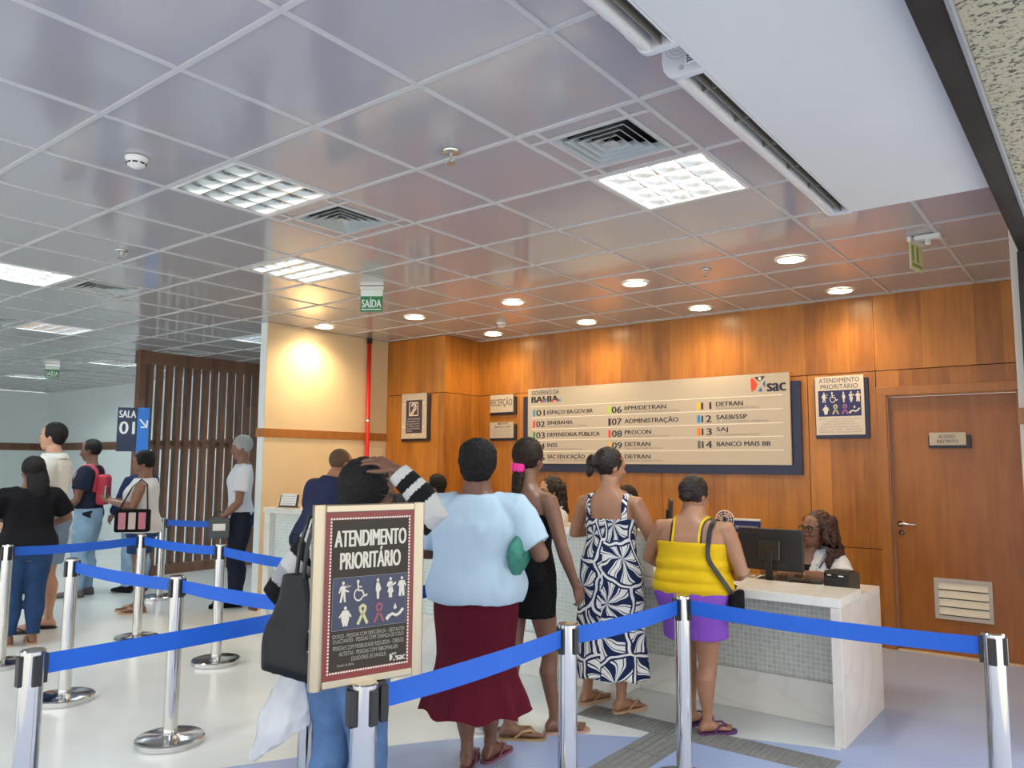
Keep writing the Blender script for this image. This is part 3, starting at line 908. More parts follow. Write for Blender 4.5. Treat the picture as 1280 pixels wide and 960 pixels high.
# ------------------------------------------------------------------ queue barrier posts
def stanchion(x, y, label, belt_to=None, z=0.87, belt_z=0.825, yaw=0.0, sag=0.015, zb_to=None):
    t = empty('barrier_post', (x, y, 0), 0)
    tag(t, label, 'barrier post', 'chrome queue barrier posts')
    MB().lathe([(0.001, 0.0), (0.172, 0.0), (0.175, 0.004), (0.175, 0.030), (0.168, 0.036), (0.06, 0.041), (0.045, 0.048), (0.001, .048)], n=48).build('base', mat('polished_base', (0.60, 0.60, 0.60), 0.14, metal=1.0), t, angle=30)
    MB().lathe([(0.001, 0.04), (0.037, 0.04), (0.037, z - 0.004), (0.001, z - .004)], n=32).build('pole', M_chrome, t, angle=40)
    cap_ = MB().lathe([(0.001, z - 0.004), (0.0385, z - 0.004), (0.0385, z + 0.004), (0.034, z + 0.008), (0.001, z + 0.008)], n=32).build('cap', M_chrome, t, angle=40)
    cl = MB()
    d0 = 0.0
    if belt_to:
        d0 = math.atan2(belt_to[1] - y, belt_to[0] - x)
    for k in range(4):
        a = d0 + k * pi / 2
        m = Matrix.Rotation(a, 4, 'Z')
        cl.bevbox((0.030, -0.014, z - 0.105), (0.046, 0.014, z - 0.008), 0.003, mtx=m)
    cl.build('belt_clip', M_black, t)
    if belt_to:
        dx, dy = belt_to[0] - x, belt_to[1] - y
        L = sqrt(dx * dx + dy * dy)
        ux, uy = dx / L, dy / L
        nx, ny = -uy, ux
        hz = 0.033
        zb = zb_to if zb_to is not None else belt_z
        b = MB()
        rings = []
        n = 24
        for k in range(n + 1):
            s_ = 0.045 + (L - 0.09) * k / n
            q = k / n
            zc = belt_z + (zb - belt_z) * q - sag * 4 * q * (1 - q)
            c = V((ux * s_, uy * s_, zc))
            tw = 0.02 * sin(q * pi)
            rings.append([c + V((nx * 0.0008, ny * 0.0008, -hz)), c + V((-nx * 0.0008, -ny * 0.0008, -hz)), c + V((-nx * 0.0008, -ny * 0.0008, hz)) + V((nx, ny, 0)) * tw, c + V((nx * 0.0008, ny * 0.0008, hz)) + V((nx, ny, 0)) * tw])
        b.loft(rings)
        b.build('belt', M_belt, t, smooth=False)
    return t


P_near = (-2.865, 1.118)
P_p7 = (-2.95, 3.60)
P_main = (-1.725, 1.548)
P_r1, P_r2, P_r3 = (-1.735, 2.60), (-1.675, 3.492), (-0.402, 3.47)
P_2, P_3, P_4, P_5, P_6 = (-4.09, 2.30), (-5.31, 2.27), (-5.40, 3.37), (-6.60, 3.37), (-6.53, 2.33)
P_h2, P_h4 = (-3.02, 2.36), (-4.06, 3.26)
stanchion(*P_near, 'chrome barrier post at the bottom left corner of the photo', (-2.95, 3.56), zb_to=0.83)
stanchion(*P_p7, 'chrome barrier post hidden behind the woman in the maroon skirt')
main = stanchion(*P_main, 'chrome barrier post carrying the framed priority sign', P_r1)
stanchion(*P_r1, 'chrome barrier post in front of the floral dress, right of the maroon skirt', P_r2)
stanchion(*P_r2, 'chrome barrier post in front of the woman in purple shorts', P_r3)
stanchion(*P_r3, 'chrome barrier post at the right edge before the timber door')
stanchion(*P_2, 'chrome barrier post with full round base in the open floor at left', P_h2)
stanchion(*P_3, 'chrome barrier post left of the open-floor post, near the jeans woman', P_2)
stanchion(*P_4, 'chrome barrier post before the right end of the slatted partition', P_h4)
stanchion(*P_5, 'chrome barrier post in front of the woman with the patterned bag', P_4)
stanchion(*P_6, 'chrome barrier post cut by the left edge beside the jeans woman', P_5)
stanchion(*P_h2, 'chrome barrier post hidden behind the black tote bag')
stanchion(*P_h4, 'chrome barrier post hidden behind the striped sweater')
P_8, P_9 = (-8.36, 4.50), (-7.35, 5.15)
stanchion(*P_8, 'distant chrome barrier post behind the woman with the patterned bag', P_9)
stanchion(*P_9, 'distant chrome barrier post by the man in white beside the cream wall')

# ------------------------------------------------------------------ signs
def arc(cx_, cy_, r, a0, a1, n=20):
    return [(cx_ + r * cos(radians(a0 + (a1 - a0) * k / n)), cy_ + r * sin(radians(a0 + (a1 - a0) * k / n))) for k in range(n + 1)]


def disc(cx_, cy_, r, n=20):
    return arc(cx_, cy_, r, 0, 360 - 360 / n, n - 1)


def stroke(pts, w):
    """outline of a thick polyline"""
    L, R = [], []
    for i, p in enumerate(pts):
        a = pts[max(0, i - 1)]; b = pts[min(len(pts) - 1, i + 1)]
        dx, dy = b[0] - a[0], b[1] - a[1]
        l = sqrt(dx * dx + dy * dy) or 1
        nx, ny = -dy / l * w / 2, dx / l * w / 2
        L.append((p[0] + nx, p[1] + ny)); R.append((p[0] - nx, p[1] - ny))
    return [list(q) for q in zip(L[:-1], L[1:], R[1:], R[:-1])]


def icon(kind):
    D = lambda x, y, r: [disc(x, y, r)]
    if kind == 'senior':
        return D(.42, .91, .085) + [[(.30, .79), (.54, .79), (.58, .60), (.80, .52), (.78, .45), (.55, .50), (.60, 0), (.49, 0), (.43, .36), (.33, 0), (.21, 0), (.30, .44), (.29, .62), (.20, .42), (.13, .45), (.20, .68)]]
    if kind == 'wheel':
        return D(.36, .93, .085) + stroke([(.36, .84), (.40, .50), (.66, .48), (.80, .20), (.98, .28)], .10) + stroke([(.39, .68), (.62, .66)], .07) + stroke(arc(.42, .30, .28, 110, 345), .075)
    if kind == 'pregnant':
        return D(.45, .92, .085) + [[(.37, .80), (.53, .80), (.62, .62), (.68, .48), (.60, .36), (.56, .34), (.55, 0), (.40, 0), (.38, .36), (.32, .40), (.32, .62)]]
    if kind == 'infant':
        return D(.48, .92, .085) + [[(.34, .80), (.62, .80), (.60, .56), (.70, .26), (.60, .26), (.60, 0), (.51, 0), (.50, .24), (.48, 0), (.38, 0), (.38, .26), (.27, .26), (.36, .52), (.22, .56), (.26, .72)]] + stroke([(.40, .52), (.84, .72)], .10)
    if kind == 'elder':
        return D(.50, .92, .085) + [[(.34, .80), (.66, .80), (.80, .58), (.74, .50), (.66, .60), (.70, .04), (.56, 0), (.50, .30), (.44, 0), (.30, .04), (.34, .60), (.26, .50), (.20, .58)]]
    if kind == 'large':
        return D(.50, .91, .09) + [[(.34, .80), (.66, .80), (.92, .48), (.84, .42), (.72, .56), (.76, .38), (.64, 0), (.53, 0), (.50, .16), (.47, 0), (.36, 0), (.24, .38), (.28, .56), (.16, .42), (.08, .48)]]
    if kind == 'ribbon':
        c = [(.18, .02), (.40, .40), (.66, .72), (.68, .86), (.56, .95), (.44, .95), (.32, .86), (.34, .72), (.60, .40), (.82, .02)]
        return stroke(c, .17)
    if kind == 'hand':
        return stroke([(.02, .10), (.20, .30)], .18) + stroke([(.16, .26), (.36, .36), (.60, .26), (.78, .34), (1.0, .58)], .15) + D(.52, .68, .095) + [[(.44, .72), (.60, .72), (.52, .90)]]


def icons(parent, o, xd, ud, W, Hh, m_main, m_a, m_b, lift=0.001, th=0.0008):
    """two rows of pictograms in a W x Hh panel; o = lower-left corner"""
    o, xd, ud = V(o), V(xd).normalized(), V(ud).normalized()
    row1 = ['senior', 'wheel', 'pregnant', 'infant', 'elder']
    xs1 = [.05, .255, .505, .675, .83]
    for k, nm in enumerate(row1):
        w = Hh * 0.40
        mb = MB()
        for pg in icon(nm):
            mb.prism([(p[0] * w * .82, p[1] * w) for p in pg], o + xd * (xs1[k] * W) + ud * (Hh * 0.53), xd, ud, th, back=lift)
        mb.build('pictogram', m_main, parent)
    text('lettering', '60+', o + xd * (W * .165) + ud * (Hh * .80), xd, ud, m_main, parent, h=Hh * .055, lift=lift + th)
    for k, (nm, x, mm) in enumerate((('large', .07, m_main), ('ribbon', .30, m_a), ('ribbon', .52, m_b), ('hand', .72, m_main))):
        w = Hh * 0.38
        mb = MB()
        for pg in icon(nm):
            mb.prism([(p[0] * w * (.85 if nm != 'hand' else 1.0), p[1] * w) for p in pg], o + xd * (x * W) + ud * (Hh * 0.07), xd, ud, th, back=lift)
        mb.build('pictogram', mm, parent)


def xmark(parent, o, xd, ud, s, reds, dark, blue, white, lift=0.001):
    """small X-shaped figure emblem, s = height"""
    o, xd, ud = V(o), V(xd).normalized(), V(ud).normalized()
    def P(poly, m, l=0.0006, nm='emblem_piece'):
        MB().prism([(p[0] * s, p[1] * s) for p in poly], o, xd, ud, 0.0006, back=lift + l).build(nm, m, parent)
    P([(0.0, .88), (.12, .98), (.34, .74), (.46, .50), (.32, .16), (.06, .0), (.02, .30)], reds)
    P([(.26, 1.0), (1.0, 1.04), (.84, .82), (.64, .70), (.44, .80)], dark)
    P(disc(.64, .88, .11), white, 0.0013)
    P([(.50, 0.02), (.82, .0), (.70, .30)], blue)
    P([(1.0, .22), (.84, .50), (1.0, .76)], blue)


FX, FU = (1, 0, 0), (0, 0, 1)
# directory board
bx0, bx1, bz0, bz1, by = -5.225, -2.288, 1.497, 2.335, 7.03
t = empty('directory_board', (-3.757, WALL_Y, 1.9))
tag(t, 'wide cream directory board listing numbered services, on a navy backing panel', 'sign board')
ox, oy, oz = -3.757, WALL_Y, 1.9
def BB(lo, hi, b=0.002):
    return MB().bevbox((lo[0] - ox, lo[1] - oy, lo[2] - oz), (hi[0] - ox, hi[1] - oy, hi[2] - oz), b)
BB((-5.315, 7.062, 1.41), (-2.205, 7.099, 2.255)).build('backing_panel', M_navy, t)
BB((bx0, by, bz0), (bx1, 7.056, bz1)).build('board_face', M_sign, t)
BB((bx0 + .3, 7.054, bz0 + .1), (bx1 - .3, 7.064, bz1 - .15)).build('spacer', M_steel, t)
def TX(body, x, z, m, w=None, h=None, bold=0.0, nm='lettering'):
    return text(nm, body, (x - ox, by - oy, z - oz), FX, FU, m, t, w=w, h=h, bold=bold)
M_rule = mat('sign_rule', (0.84, 0.80, 0.70), 0.4)
for z in (2.132, 2.007, 1.878, 1.757, 1.632):
    BB((-5.172, by - 0.0012, z - 0.004), (-2.353, by - 0.0002, z + 0.004), 0.0003).build('rule_line', M_rule, t)
TX('GOVERNO DA', -5.17, 2.262, M_ink, w=0.37, h=0.05)
blk_ = mat('logo_black', (0.006, 0.006, 0.010), 0.4)
TX('BAHIA', -5.17, 2.178, blk_, w=0.36, h=0.068, bold=0.045, nm='logo_lettering')
cols_ = [((.62, .05, .25), -4.965), ((.02, .35, .55), -4.935), ((.62, .06, .03), -4.84), ((.55, .04, .20), -4.77), ((.02, .40, .50), -4.745)]
for c_, x in cols_:
    MB().prism([(0, 0), (.045, 0), (.03, .035)], (x - 0.07 - ox, by - oy - .0001, 2.180 - oz), FX, FU, 0.0026).build('logo_accent', mat('logo_%.2f_%.2f' % (c_[0], c_[1]), c_, 0.4), t)
rows = [2.027, 1.902, 1.778, 1.656, 1.530]
E_ = [
    (-5.15, [('01', 'ESPAÇO BA.GOV.BR', '', (.02, .33, .55), .59), ('02', 'SINEBAHIA', 'Serviço de Intermediação para o Trabalho', (.75, .05, .06), .335), ('03', 'DEFENSORIA PÚBLICA', '', (.02, .28, .10), .675), ('04', 'INSS', 'Instituto Nacional do Seguro Social', (.65, .45, .02), .135), ('05', 'SAC EDUCAÇÃO', 'Secretaria da Educação do Estado da Bahia', (.3, .06, .4), .49)]),
    (-4.175, [('06', 'IIPM/DETRAN', 'Sec. Identificação Pedro Mello/Dep. Estadual de Trânsito', (.42, .75, .06), .47), ('07', 'ADMINISTRAÇÃO', '', (.02, .02, .05), .60), ('08', 'PROCON', 'Sup. de Proteção e Defesa do Consumidor', (.80, .06, .02), .30), ('09', 'DETRAN', 'Departamento Estadual de Trânsito', (.85, .50, .02), .29), ('10', 'DETRAN', 'Departamento Estadual de Trânsito', (.85, .60, .02), .29)]),
    (-3.18, [('11', 'DETRAN', 'Departamento Estadual de Trânsito', (.90, .60, .01), .262), ('12', 'SAEB/SSP', 'Sec. da Administração/Sec. de Segurança', (.02, .28, .62), .30), ('13', 'SAJ', 'Serviço de Atendimento Judiciário', (.90, .20, .01), .112), ('14', 'BANCO MAIS BB', '', (.16, .14, .10), .512)]),
]
for x, items in E_:
    for (num, ttl, sub, c_, w), z in zip(items, rows):
        BB((x, by - 0.0014, z - 0.004), (x + 0.030, by - 0.0001, z + 0.070), 0.0003).build('colour_bar', mat('bar_' + num, c_, 0.4), t)
        TX(num, x + 0.045, z, M_ink, w=0.115 if num[0] == '0' else 0.10, h=0.066, bold=0.02, nm='number')
        acc = 0.012 if ('Ç' in ttl) else 0.0
        hh_ = 0.042 + (0.012 if 'Ú' in ttl else 0) + (0.024 if 'Ã' in ttl else 0) + (0.010 if ttl == 'ESPAÇO BA.GOV.BR' else 0) + (0.006 if 'J' in ttl else 0)
        TX(ttl, x + 0.195, z + (0.024 if sub else 0.016) - acc, M_ink, w=w, h=hh_, bold=0.022)
        if sub:
            TX(sub, x + 0.195, z - 0.010, M_grey, w=min(0.62, 0.0128 * len(sub)), h=0.024, nm='small_print')
xmark(t, (-2.643 - ox, by - oy, 2.172 - oz), FX, FU, 0.135, mat('emblem_red', (0.75, 0.06, 0.015), 0.4), M_ink, mat('emblem_blue', (0.03, 0.12, 0.42), 0.4), M_rule)
TX('sac', -2.488, 2.168, M_ink, w=0.165, h=0.075, bold=0.03, nm='logo_lettering')


def plaque(x0, x1, z0, z1, y, label, dx=(0.01, 0.03), dz=(-.03, -.025), face=None, m_back=None):
    t = empty('wall_sign', ((x0 + x1) / 2, y, (z0 + z1) / 2))
    tag(t, label, 'sign', 'small wall signs')
    w, h = (x1 - x0) / 2, (z1 - z0) / 2
    MB().bevbox((-w - dx[0], -0.022, -h + dz[0]), (w + dx[1], -0.001, h + dz[1]), 0.002).build('backing_panel', m_back or M_navy, t)
    MB().bevbox((-w, -0.038, -h), (w, -0.0225, h), 0.002).build('sign_face', face or M_sign, t)
    return t, w, h


M_backd = mat('sign_backing_dark', (0.016, 0.014, 0.028), 0.4)
M_plum = mat('sign_plum', (0.045, 0.030, 0.060), 0.45)
M_cream = mat('sign_print_cream', (0.72, 0.68, 0.60), 0.45)
M_pale = mat('pale_yellow_print', (0.50, 0.48, 0.25), 0.5)
M_pink = mat('purple_print', (0.34, 0.12, 0.36), 0.5)
PRIO = ['IDOSOS  ·  PESSOAS COM DEFICIÊNCIA', 'GESTANTES E LACTANTES', 'PESSOAS COM CRIANÇA DE COLO', 'PESSOAS COM MOBILIDADE REDUZIDA', 'OBESOS  ·  AUTISTAS  ·  PESSOAS COM', 'FIBROMIALGIA  ·  DOADORES DE SANGUE']
t, w, h = plaque(-2.073, -1.668, 1.761, 2.276, WALL_Y, 'cream priority service wall sign with navy pictogram panel, left of the timber door', face=mat('sign_pale', (0.66, 0.60, 0.52), 0.4))
f = -0.038
text('lettering', 'ATENDIMENTO', (0, f, 0.200), FX, FU, M_ink, t, w=0.335, h=0.040, align='C')
text('lettering', 'PRIORITÁRIO', (0, f, 0.1455), FX, FU, M_ink, t, w=0.31, h=0.050, align='C')
icp = MB().box((-0.177, f - 0.001, -0.095), (0.177, f, 0.132)).build('pictogram_panel', mat('icon_navy', (0.014, 0.018, 0.11), 0.4), t)
icons(t, (-0.177, f - 0.001, -0.095), FX, FU, 0.354, 0.227, M_cream, M_pale, M_pink)
for k, s_ in enumerate(PRIO):
    text('small_print', s_, (0, f, -0.125 - 0.0225 * k), FX, FU, M_grey, t, w=min(0.36, 0.0108 * len(s_)), h=0.012, align='C')

t, w, h = plaque(-1.191, -0.930, 1.665, 1.768, WALL_Y + 0.033, 'small cream sign on the timber door reading restricted access', dx=(0.012, 0.03), dz=(-.022, -.022), m_back=M_backd)
text('lettering', 'ACESSO', (-0.005, f, 0.006), FX, FU, M_ink, t, w=0.118, h=0.026, align='C', bold=.005)
text('lettering', 'RESTRITO', (0, f, -0.034), FX, FU, M_ink, t, w=0.150, h=0.026, align='C', bold=.005)

t, w, h = plaque(-5.806, -5.462, 2.089, 2.295, WALL_Y, 'cream wall sign reading reception, upper of two beside the directory board', m_back=M_backd)
text('lettering', 'RECEPÇÃO', (0, f, -0.045), FX, FU, M_ink, t, w=0.318, h=0.115, align='C')
t, w, h = plaque(-5.806, -5.460, 1.790, 1.973, WALL_Y, 'cream small-print wall sign below the reception sign', m_back=M_backd)
text('lettering', 'DESACATO AO', (0.02, f, h - 0.026), FX, FU, M_ink, t, w=0.15, h=0.022, align='C', bold=.02)
text('lettering', 'SERVIDOR É CRIME', (0.02, f, h - 0.062), FX, FU, M_ink, t, w=0.24, h=0.020, align='C', bold=.02)
for k, s_ in enumerate(['Art. 331 - Desacatar funcionário público', 'no exercício da função ou em razão dela:', 'pena - detenção de seis meses a dois', 'anos, ou multa.']):
    text('small_print', s_, (0.0, f, h - 0.088 - 0.024 * k), FX, FU, M_grey, t, w=0.27, h=0.014, align='C')

t, w, h = plaque(-6.650, -6.245, 1.777, 2.305, 6.48, 'cream and plum wall sign with an ear symbol on the timber corner block', m_back=M_backd, dx=(0.01, 0.035), dz=(-.03, -.02))
MB().box((-0.125, f - 0.003, -0.20), (0.135, f, 0.185)).build('print_panel', M_plum, t)
fr_ = MB()
for a in ((-0.075, 0.0, 0.075, 0.012), (-0.075, 0.150, 0.075, 0.162), (-0.075, 0.0, -0.063, 0.162), (0.063, 0.0, 0.075, 0.162)):
    fr_.box((a[0], f - 0.0045, a[1]), (a[2], f - 0.003, a[3]))
fr_.build('symbol_frame', M_cream, t)
ear = MB()
for pg in stroke([(-.045, .03), (-.02, .025), (0.0, .045), (.012, .062), (.034, .08), (.036, .115), (.014, .14), (-.018, .138), (-.036, .112)], .02) + stroke([(-.014, .062), (.010, .092), (.004, .112), (-.012, .108)], .012) + stroke([(-.058, .012), (.045, .15)], .009):
    ear.prism(pg, (0, f - 0.003, 0), FX, FU, 0.0015)
ear.build('ear_symbol', M_cream, t)
for k in range(6):
    text('small_print', ['ATENDIMENTO PREFERENCIAL', 'PARA PESSOAS COM', 'DEFICIÊNCIA AUDITIVA', 'LEI FEDERAL Nº 10.048', 'DE 8 DE NOVEMBRO', 'DE 2000'][k], (-0.105, f - 0.003, -0.042 - 0.028 * k), FX, FU, M_cream, t, w=[.215, .2, .21, .2, .21, .085][k], h=0.014)
for sx, sz in ((-.16, .14), (.165, .14), (-.16, -.13), (.165, -.13), (0, -.225)):
    MB().bevbox((sx - .016, f - 0.008, sz - .006), (sx + .016, f, sz + .006), 0.002).build('fixing_clip', M_white, t)

# room sign by the partition
t = empty('hanging_sign', (-9.93, 4.865, 1.62), radians(62))
tag(t, 'navy and blue room number sign at the left end of the slatted partition', 'sign')
MB().bevbox((-0.17, -0.012, 0.0), (0.06, 0.012, 0.56), 0.003).build('dark_panel', mat('room_navy', (0.010, 0.022, 0.055), 0.4), t)
MB().bevbox((0.0605, -0.012, -0.06), (0.20, 0.012, 0.56), 0.003).build('blue_panel', mat('room_blue', (0.015, 0.16, 0.55), 0.4), t)
text('lettering', 'SALA', (-0.055, -0.012, 0.43), FX, FU, M_white, t, w=0.19, h=0.09, align='C', bold=.015)
text('lettering', '01', (-0.055, -0.012, 0.22), FX, FU, M_white, t, w=0.17, h=0.16, align='C', bold=.015)
ar = MB()
for pg in stroke([(.09, .41), (.165, .32)], .02) + stroke([(.175, .40), (.172, .312), (.10, .31)], .02):
    ar.prism(pg, (0, -0.012, 0), FX, FU, 0.0015)
ar.build('arrow', M_white, t)
MB().bevbox((-0.02, 0.012, 0.35), (0.02, 0.20, 0.39), 0.003).build('bracket', M_steel, t)

# framed priority sign on the front post
A_, B_ = V((-1.781, 1.407, 0)), V((-1.690, 1.724, 0))
sx_ = (B_ - A_).normalized()
W_ = (B_ - A_).length + .02
z0, z1 = 0.873, 1.379
yaw = math.atan2(sx_.y, sx_.x)
cS = (A_ + B_) / 2
t = empty('framed_sign', (cS.x, cS.y, z0), yaw)
tag(t, 'large framed dark priority service sign on the front barrier post', 'sign')
Hs = z1 - z0
w = W_ / 2
mb = MB()
for s_ in (-1, 1):
    fp = MB()
    prof = [(0.0, -0.008), (0.006, -0.014), (0.016, -0.017), (0.028, -0.014), (0.034, -0.007), (0.034, 0.010), (0.0, 0.012)]
    fp.loft([[(s_ * (w - 0.034 + x), y, z) for x, y in prof] for z in (0.0, Hs)])
    fp.build('side_rail', M_alu, t, angle=30)
for z in (0.0, Hs - 0.022):
    MB().bevbox((-w + 0.034, -0.010, z), (w - 0.034, 0.010, z + 0.022), 0.003).build('cross_rail', M_alu, t)
pc = MB().box((-w + 0.034, -0.0065, 0.022), (w - 0.034, 0.006, Hs - 0.022)).build('poster', mat('poster_red', (0.20, 0.020, 0.018), 0.3), t)
iw = w - 0.034
mb = MB().box((-iw + 0.020, -0.0075, 0.022 + 0.022), (iw - 0.020, -0.0066, Hs - 0.022 - 0.022)).build('poster_field', mat('poster_brown', (0.036, 0.027, 0.019), 0.55, spec=.3), t)
dots = MB()
zz0, zz1, xx = 0.022 + 0.018, Hs - 0.022 - 0.018, iw - 0.016
n = 46
for k in range(n + 1):
    z = zz0 + (zz1 - zz0) * k / n
    for s_ in (-1, 1):
        dots.box((s_ * xx - 0.0022, -0.0082, z - 0.0028), (s_ * xx + 0.0022, -0.0066, z + 0.0028))
n = 30
for k in range(1, n):
    x = -xx + 2 * xx * k / n
    for z in (zz0, zz1):
        dots.box((x - 0.0028, -0.0082, z - 0.0022), (x + 0.0028, -0.0066, z + 0.0022))
dots.build('dotted_border', M_cream, t)
pw = mat('poster_print', (0.60, 0.56, 0.48), 0.4)
fy = -0.0075
text('lettering', 'ATENDIMENTO', (0, fy, Hs - 0.120), FX, FU, pw, t, w=2 * iw - 0.056, h=0.047, align='C', bold=.02)
text('lettering', 'PRIORITÁRIO', (0, fy, Hs - 0.183), FX, FU, pw, t, w=2 * iw - 0.092, h=0.060, align='C', bold=.02)
iz0, iz1 = 0.155, Hs - 0.205
MB().box((-iw + 0.024, fy - 0.0008, iz0), (iw - 0.024, fy, iz1)).build('pictogram_panel', mat('poster_navy', (0.022, 0.028, 0.070), 0.3), t)
edge = MB()
for a in ((-iw + .024, iz0, iw - .024, iz0 + .001), (-iw + .024, iz1 - .001, iw - .024, iz1), (-iw + .024, iz0, -iw + .025, iz1), (iw - .025, iz0, iw - .024, iz1)):
    edge.box((a[0], fy - 0.0014, a[1]), (a[2], fy - 0.0008, a[3]))
edge.build('panel_outline', mat('poster_line', (0.22, 0.22, 0.24), 0.4), t)
icons(t, (-iw + 0.024, fy - 0.0008, iz0), FX, FU, 2 * iw - 0.048, iz1 - iz0, pw, M_pale, mat('poster_pink', (0.22, 0.07, 0.10), 0.5))
small = mat('poster_small', (0.36, 0.33, 0.28), 0.5)
for k, s_ in enumerate(['IDOSOS - PESSOAS COM DEFICIÊNCIA - GESTANTES', 'E LACTANTES - PESSOAS COM CRIANÇA DE COLO', 'PESSOAS COM MOBILIDADE REDUZIDA - OBESOS', 'AUTISTAS - PESSOAS COM FIBROMIALGIA', 'DOADORES DE SANGUE']):
    text('small_print', s_, (0, fy, 0.134 - 0.0165 * k), FX, FU, small, t, w=(2 * iw - 0.056) * [1, .98, .98, .82, .48][k], h=0.0115 + (0.002 if 'Ê' in s_ or 'Ç' in s_ else 0), align='C')
xmark(t, (iw - 0.075, fy, 0.050), FX, FU, 0.022, pw, pw, pw, mat('poster_brown', (0.036, 0.027, 0.019), 0.55, spec=.3), 0.0004)
text('logo_lettering', 'sac', (iw - 0.052, fy, 0.050), FX, FU, pw, t, w=0.028, h=0.013, bold=.03)
text('small_print', 'Estado da Bahia', (-iw + 0.045, fy, 0.056), FX, FU, small, t, w=0.05, h=0.007)
br = MB()
br.bevbox((-0.055, -0.020, -0.014), (0.055, 0.020, 0.0), 0.003)
br.cyl((0, 0, -0.012), (0, 0, 0.0), 0.040, n=24)
brk = br.build('bracket', M_black, t)
for sx in (-0.048, 0.048):
    MB().bevbox((sx - 0.013, -0.022, -0.115), (sx + 0.013, 0.012, -0.012), 0.004).build('bracket_jaw', M_black, t)

# ------------------------------------------------------------------ things on the counters
def monitor(x, y, zdesk, label, yaw, w=0.42, h=0.27, zc=0.23, tilt=-4):
    t = empty('computer_monitor', (x, y, zdesk), yaw)
    tag(t, label, 'monitor', 'black computer monitors')
    m = Matrix.Translation((0, 0, zc)) @ Matrix.Rotation(radians(tilt), 4, 'X')
    MB().bevbox((-w / 2, -0.012, -h / 2), (w / 2, 0.012, h / 2), 0.006, mtx=m).build('screen_housing', M_black, t)
    MB().bevbox((-w / 2 + 0.01, 0.0118, -h / 2 + 0.012), (w / 2 - 0.01, 0.0128, h / 2 - 0.01), 0.0003, mtx=m).build('screen', mat('screen_dark', (0.012, 0.016, 0.03), 0.12), t)
    MB().bevbox((-0.07, -0.030, -0.07), (0.07, -0.0125, 0.06), 0.008, mtx=m).bevbox((-.11, -0.016, 0.075), (-0.06, -0.0122, 0.095), 0.001, mtx=m).build('rear_cover', mat('black_gloss', (0.02, 0.02, 0.022), 0.2), t)
    MB().bevbox((-0.022, -0.045, 0.012), (0.022, -0.022, zc), 0.004).build('stand_neck', M_black, t)
    MB().bevbox((-0.11, -0.10, 0.0), (0.11, 0.07, 0.012), 0.005).build('stand_foot', M_black, t)
    return t


monitor(-1.80, 5.06, 0.745, 'black computer monitor seen from behind, beside the seated clerk with glasses', radians(2), w=0.42, h=0.265, zc=0.21)
monitor(-5.16, 5.02, 0.745, 'black computer monitor behind the striped sleeve, facing the first clerk', radians(0), w=0.46, h=0.28, zc=0.335)
monitor(-6.12, 5.02, 0.745, 'black computer monitor by the cream wall beside the man in navy', radians(10), w=0.44, h=0.30, zc=0.43)
monitor(-2.54, 5.12, 0.745, 'black computer monitor half hidden behind the woman in the floral dress', radians(-62), w=0.42, h=0.27, zc=0.37)
t = empty('keyboard', (-1.72, 5.22, 0.745), radians(3))
tag(t, 'black keyboard under the hands of the seated clerk', 'keyboard')
MB().bevbox((-0.20, -0.06, 0), (0.20, 0.06, 0.014), 0.004).build('case', M_black, t)
k_ = MB()
for r in range(4):
    for c in range(14):
        k_.bevbox((-0.188 + c * 0.027, -0.05 + r * 0.026, 0.0135), (-0.166 + c * 0.027, -0.029 + r * 0.026, 0.019), 0.002)
k_.build('key_rows', mat('key_grey', (0.03, 0.03, 0.034), 0.5), t)
t = empty('receipt_printer', (-1.355, 5.02, 0.745), radians(-8))
tag(t, 'small black receipt printer at the right end of the low counter', 'printer')
pr = MB()
prof = [(-0.08, 0.0), (-0.075, 0.105), (-0.06, 0.118), (0.08, 0.110), (0.085, 0.0)]
pr.loft([[(x, y, z) for y, z in prof] for x in (-0.075, 0.075)])
pr.build('case', mat('printer_black', (0.014, 0.015, 0.016), 0.25), t)
MB().bevbox((-0.07, -0.083, 0.02), (0.07, -0.074, 0.075), 0.003).build('front_cover', M_black, t)
MB().bevbox((-0.052, -0.081, 0.092), (-0.030, -0.0765, 0.098), 0.001).bevbox((0.015, -0.081, 0.090), (0.045, -0.0765, 0.097), 0.001).build('button', M_white, t)
MB().bevbox((-0.06, -0.04, 0.114), (0.06, 0.05, 0.121), 0.002).build('lid', M_black, t)
t = empty('desk_sign', (-2.02, 5.24, 0.745), radians(5))
tag(t, 'small navy desk sign showing above the monitor beside the woman in yellow', 'desk sign')
MB().bevbox((-0.09, -0.01, 0.29), (0.09, 0.01, 0.372), 0.003).build('plate', mat('desk_navy', (0.016, 0.022, 0.10), 0.4), t)
MB().bevbox((-0.09, -0.014, 0.372), (0.09, 0.014, 0.385), 0.002).build('top_edge', M_cream, t)
MB().bevbox((-0.012, -0.006, 0.01), (0.012, 0.006, 0.29), 0.002).bevbox((-0.06, -0.05, 0), (0.06, 0.05, 0.012), 0.003).build('stand', M_steel, t)
text('lettering', 'PRIORITÁRIO', (0, -0.010, 0.315), FX, FU, M_cream, t, w=0.15, h=0.03, align='C')
t = empty('desk_fan', (-2.20, 5.30, 0.745), radians(12))
tag(t, 'little round white-rimmed desk fan behind the shoulder of the woman in yellow', 'fan')
rg = MB()
for r in (0.062, 0.045, 0.028):
    rg.tube([(r * cos(a), -0.02, 0.37 + r * sin(a)) for a in [k * pi / 16 for k in range(33)]], 0.0035 if r > .06 else 0.0018, 8)
for k in range(12):
    a = k * pi / 6
    rg.tube([(0.015 * cos(a), -0.02, 0.37 + 0.015 * sin(a)), (0.062 * cos(a), -0.02, 0.37 + 0.062 * sin(a))], 0.0014, 6)
rg.build('guard', M_white, t, smooth=True)
